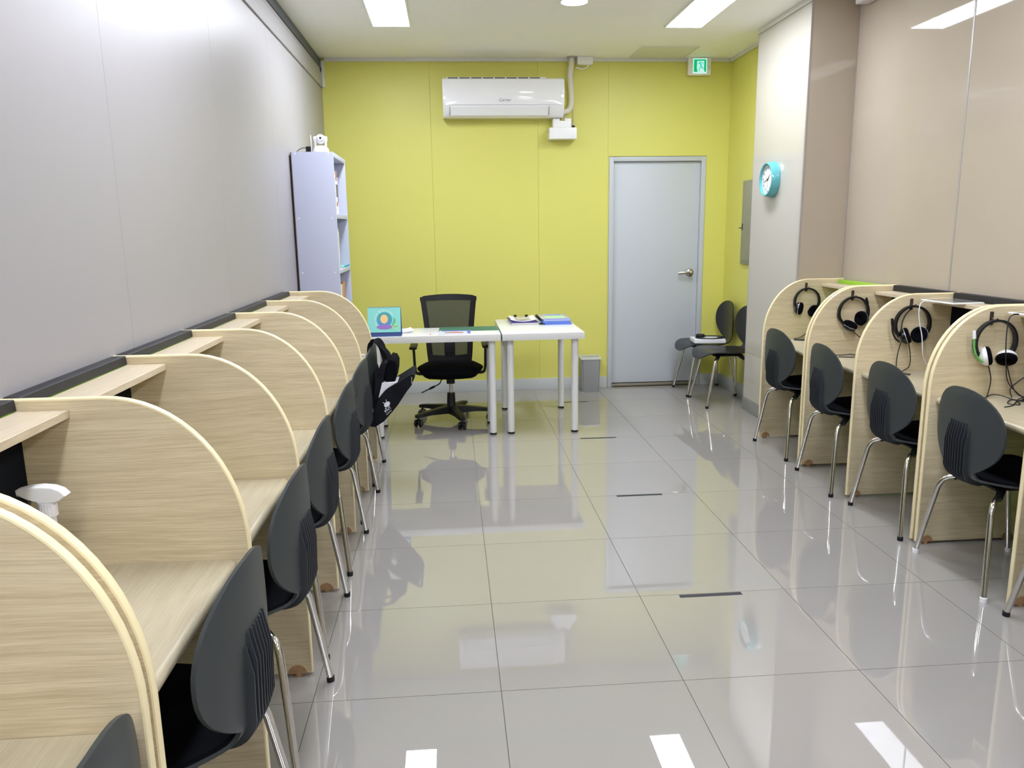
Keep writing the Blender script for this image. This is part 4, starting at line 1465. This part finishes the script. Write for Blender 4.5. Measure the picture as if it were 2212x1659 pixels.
headset(2.370, y0, 'white and green headset with a white microphone tip in the near right carrel', 'green', .094,
        [(2.346, .882, (.82, -.45, .22)), (2.442, .872, (-.35, -.55, -.70))],
        ([(2.318, y0 - .045, .858), (2.284, y0 - .05, .888), (2.270, y0 - .05, .925), (2.266, y0 - .05, .965)], 'green', 'whitep'),
        [[(2.356, y0 - .03, .845), (2.376, y0 - .03, .780), (2.366, y0 - .035, .715), (2.345, y0 - .05, ZD + .001), (2.30, y0 - .08, ZD)],
         [(2.445, y0 - .03, .840), (2.480, y0 - .03, .745), (2.520, y0 - .03, .70), (2.545, y0 - .06, ZD + .001), (2.56, y0 - .12, ZD)],
         [(2.33, y0 - .06, ZD), (2.38, y0 - .035, ZD + .01), (2.41, y0 - .05, ZD + .012), (2.445, y0 - .11, ZD), (2.49, y0 - .10, ZD), (2.47, y0 - .17, ZD), (2.42, y0 - .12, ZD + .006), (2.37, y0 - .16, ZD), (2.40, y0 - .19, ZD), (2.445, y0 - .12, ZD + .007), (2.53, y0 - .09, ZD + .006), (2.56, y0 - .13, ZD), (2.52, y0 - .18, ZD), (2.45, y0 - .13, ZD + .004), (2.36, y0 - .20, ZD), (2.31, y0 - .22, ZD)],
         [(2.43, y0 - .10, ZD + .012), (2.46, y0 - .05, .74), (2.53, y0 - .045, .79), (2.58, y0 - .05, .80)]], sag=.012)

# tablets on the shelves ------------------------------------------
def tablet(x, y, rz, label):
    t = thing('tablet', label, 'tablet', (x, y, 1.0685), rz, 'white tablets on the right carrel shelves')
    MB().box(-.085, .085, -.120, .120, 0, .0075, .0032, 3).build('body', 'whitep', t, world=False)
    MB().box(-.074, .074, -.102, .102, .0076, .0081).build('screen', 'screen', t, world=False)
    return t


tablet(2.513, 3.745, math.radians(4), 'white tablet on the carrel shelf above the black headset')
tablet(2.513, 3.105, math.radians(3), 'white tablet on the carrel shelf at the right edge of the photo')
wc = thing('charging_cable', 'white charging cable hanging from the tablet over the black headset', 'cable', (2.41, 3.78, 1.07))
MB().tube(catmull([(2.428, 3.800, 1.0725), (2.405, 3.800, 1.072), (2.378, 3.79, 1.060), (2.366, 3.78, 1.020), (2.372, 3.775, .96), (2.386, 3.77, .90), (2.392, 3.765, .84), (2.398, 3.765, .80), (2.43, 3.77, .745), (2.50, 3.76, .705), (2.58, 3.74, .698)], 6), .0027, 8).build('cord', 'cordw', wc)
MB().box(2.424, 2.4275, 3.796, 3.804, 1.0700, 1.0750, .001).box(2.408, 2.426, 3.7955, 3.8045, 1.0695, 1.0755, .002).build('plug', 'whitep', wc)
bcb = thing('black_cable', 'black charging cable hanging from the tablet at the right edge', 'cable', (2.41, 3.14, 1.07))
MB().tube(catmull([(2.428, 3.16, 1.0725), (2.405, 3.16, 1.071), (2.382, 3.155, 1.055), (2.374, 3.15, 1.0), (2.378, 3.15, .93), (2.388, 3.15, .85), (2.41, 3.15, .77), (2.48, 3.13, .70)], 6), .0024, 8).build('cord', 'ink', bcb)
MB().box(2.404, 2.4275, 3.1555, 3.1645, 1.0695, 1.0755, .002).build('plug', 'black', bcb)

# ------------------------------------------------------------------ spray bottle in the near left carrel
sb = thing('spray_bottle', 'white trigger spray bottle in the second left carrel', 'spray bottle', (-.888, 1.690, .6955))
bx, by = -.888, 1.690
z0 = .6955
MB().lathe([(0, 0), (.026, 0), (.029, .004), (.029, .095), (.026, .115), (.017, .132), (.0135, .140), (.0135, .180), (0, .180)], (bx, by, z0), 28).build('bottle', 'cordw', sb)
cl = MB()
n = 40
cl.prism([((.0185 if k % 2 else .0175) * math.cos(2 * PI * k / n), (.0185 if k % 2 else .0175) * math.sin(2 * PI * k / n)) for k in range(n)], lambda u, v, a: (bx + u, by + v, a), z0 + .170, z0 + .202)
cl.build('collar', 'cordw', sb)
MB().prism([(-.057, .031), (-.056, .018), (-.032, .014), (-.016, .000), (.018, .000), (.030, .003), (.046, .015), (.036, .027), (.018, .035), (-.006, .038), (-.035, .036)], lambda u, v, a: (bx + u, by + a, z0 + .202 + v), -.014, .014, .004).build('spray_head', 'whitep', sb)
MB().sweep(catmull([(bx - .042, by, z0 + .216), (bx - .040, by, z0 + .200), (bx - .048, by, z0 + .180), (bx - .056, by, z0 + .168)], 4), [(-.007, -.003), (.007, -.003), (.007, .003), (-.007, .003)], ref=(0, 1, 0)).build('trigger', 'ink', sb)

er = thing('eraser', 'tiny white eraser on the desk of the farthest left carrel', 'eraser', (-.562, 4.865, .6955))
MB().box(-.580, -.545, 4.855, 4.880, .6955, .7085, .003).build('block', 'paper', er)

# ------------------------------------------------------------------ backpack on the last left chair
bk = thing('backpack', 'open black backpack hanging over the chair back on the left', 'backpack', (-.42, 4.60, .36))
bf = lambda u, v, a: (u, a, v)
bodyp = [(-.418, .700), (-.395, .722), (-.362, .735), (-.335, .728), (-.322, .700), (-.326, .650), (-.338, .600), (-.352, .545), (-.378, .480), (-.420, .400), (-.455, .350), (-.478, .352), (-.486, .400), (-.470, .490), (-.447, .590), (-.432, .660)]
# outer fabric wall toward the chair, dark hollow inside is built as an open pocket
back_wall = [(-.418, .700), (-.392, .722), (-.375, .716), (-.392, .660), (-.402, .600), (-.420, .530), (-.446, .440), (-.470, .372), (-.486, .385), (-.472, .490), (-.449, .590), (-.433, .660)]
MB().prism(back_wall, lambda u, v, a: (max(u, -.468 if a < 4.5 else -.436) + .002 * u, a, v), 4.46, 4.74, .005).build('back_panel', 'fabric', bk)
MB().prism([(-.374, .716), (-.362, .735), (-.335, .728), (-.322, .700), (-.326, .650), (-.336, .605), (-.378, .585), (-.396, .620), (-.388, .665)], bf, 4.47, 4.75, .008).build('inner_pocket', 'pad', bk)
flap = [(-.499, .372), (-.492, .353), (-.457, .350), (-.406, .381), (-.357, .435), (-.318, .482), (-.276, .544), (-.240, .588), (-.219, .637), (-.222, .652), (-.236, .654), (-.312, .607), (-.383, .566), (-.427, .516), (-.459, .454), (-.485, .400)]
hug = lambda a: (-.485 if a < 4.44 else (-.468 if a < 4.5 else -.424))      # follows the curved chair back
bf2 = lambda u, v, a: (max(u, hug(a)) + (0.004 * (u + .44) if u < hug(a) else 0), a, v)
fo = MB().prism(flap, bf2, 4.42, 4.72, .006).build('front_flap', 'fabric', bk)
MB().prism([(-.432, .518), (-.408, .604), (-.320, .606), (-.345, .585), (-.395, .548)], bf, 4.440, 4.62).build('paper_sheet', 'paper', bk)
zp = MB()
zp.tube(catmull([(-.425, 4.424, .522), (-.380, 4.423, .571), (-.312, 4.423, .611), (-.238, 4.423, .657), (-.219, 4.424, .640)], 6), .0028, 6)
zp.build('zip', 'ink', bk)
MB().box(-.240, -.234, 4.412, 4.418, .600, .640, .002).build('zip_pull', 'silver', bk)
pr_ = [(-.015, -.003), (.015, -.003), (.015, .003), (-.015, .003)]
for yo in (4.56, 4.66):
    MB().sweep(catmull([(-.484, yo, .735), (-.482, yo, .79), (-.470, yo, .822), (-.440, yo, .826), (-.418, yo, .800), (-.404, yo, .755), (-.394, yo, .712)], 5), pr_, ref=(.75, .65, .1)).build('shoulder_strap', 'fabric', bk)
MB().sweep(catmull([(-.420, 4.54, .815), (-.398, 4.535, .790), (-.375, 4.53, .762), (-.362, 4.53, .728)], 5), pr_, ref=(.75, .65, .1)).build('top_handle', 'fabric', bk)
# white print on the flap: round bug like emblem with feelers and two lines of letters
LMt = Matrix.Translation((-.3846, 4.4192, .461)) @ Matrix.Rotation(PI / 2, 4, 'X') @ Matrix.Rotation(math.radians(42), 4, 'Z')
lf_ = lambda u, v, a: LMt @ Vector((u, v, a))
em = MB()
disc(em, (.016, .016), .020, lf_, 0, .0006, 24, .66)
em.prism([(.022, .028), (.026, .029), (.032, .040), (.029, .041)], lf_, 0, .0006)
em.prism([(.008, .028), (.012, .029), (.008, .041), (.005, .040)], lf_, 0, .0006)
em.prism([(-.012, .004), (-.004, .008), (.000, .004), (-.006, .000)], lf_, 0, .0006)
text_mb('PNT', .024, LMt @ Matrix.Translation((-.002, -.010, .0003)), em, .0003)
text_mb('empower', .0105, LMt @ Matrix.Translation((-.010, -.0255, .0003)), em, .0003)
em.build('emblem_print', 'paper', bk)
# thin cords hooked over two chair backs
lc = thing('cord_loop', 'thin black cord loop on the back of a left chair', 'cord', (-.49, 3.828, .66))
MB().tube(catmull([(-.505, 3.830, .690), (-.490, 3.826, .697), (-.477, 3.826, .694), (-.474, 3.826, .674), (-.485, 3.826, .664), (-.497, 3.826, .662), (-.506, 3.829, .678)], 6), .0022, 6).build('cord', 'ink', lc)
lc2 = thing('dangling_cord', 'thin black cord dangling between the last two left chairs', 'cord', (-.49, 4.412, .6))
MB().tube(catmull([(-.512, 4.420, .690), (-.498, 4.415, .684), (-.482, 4.41, .640), (-.470, 4.41, .60), (-.464, 4.41, .580), (-.470, 4.41, .555), (-.478, 4.41, .562), (-.474, 4.41, .580)], 6), .0022, 6).build('cord', 'ink', lc2)
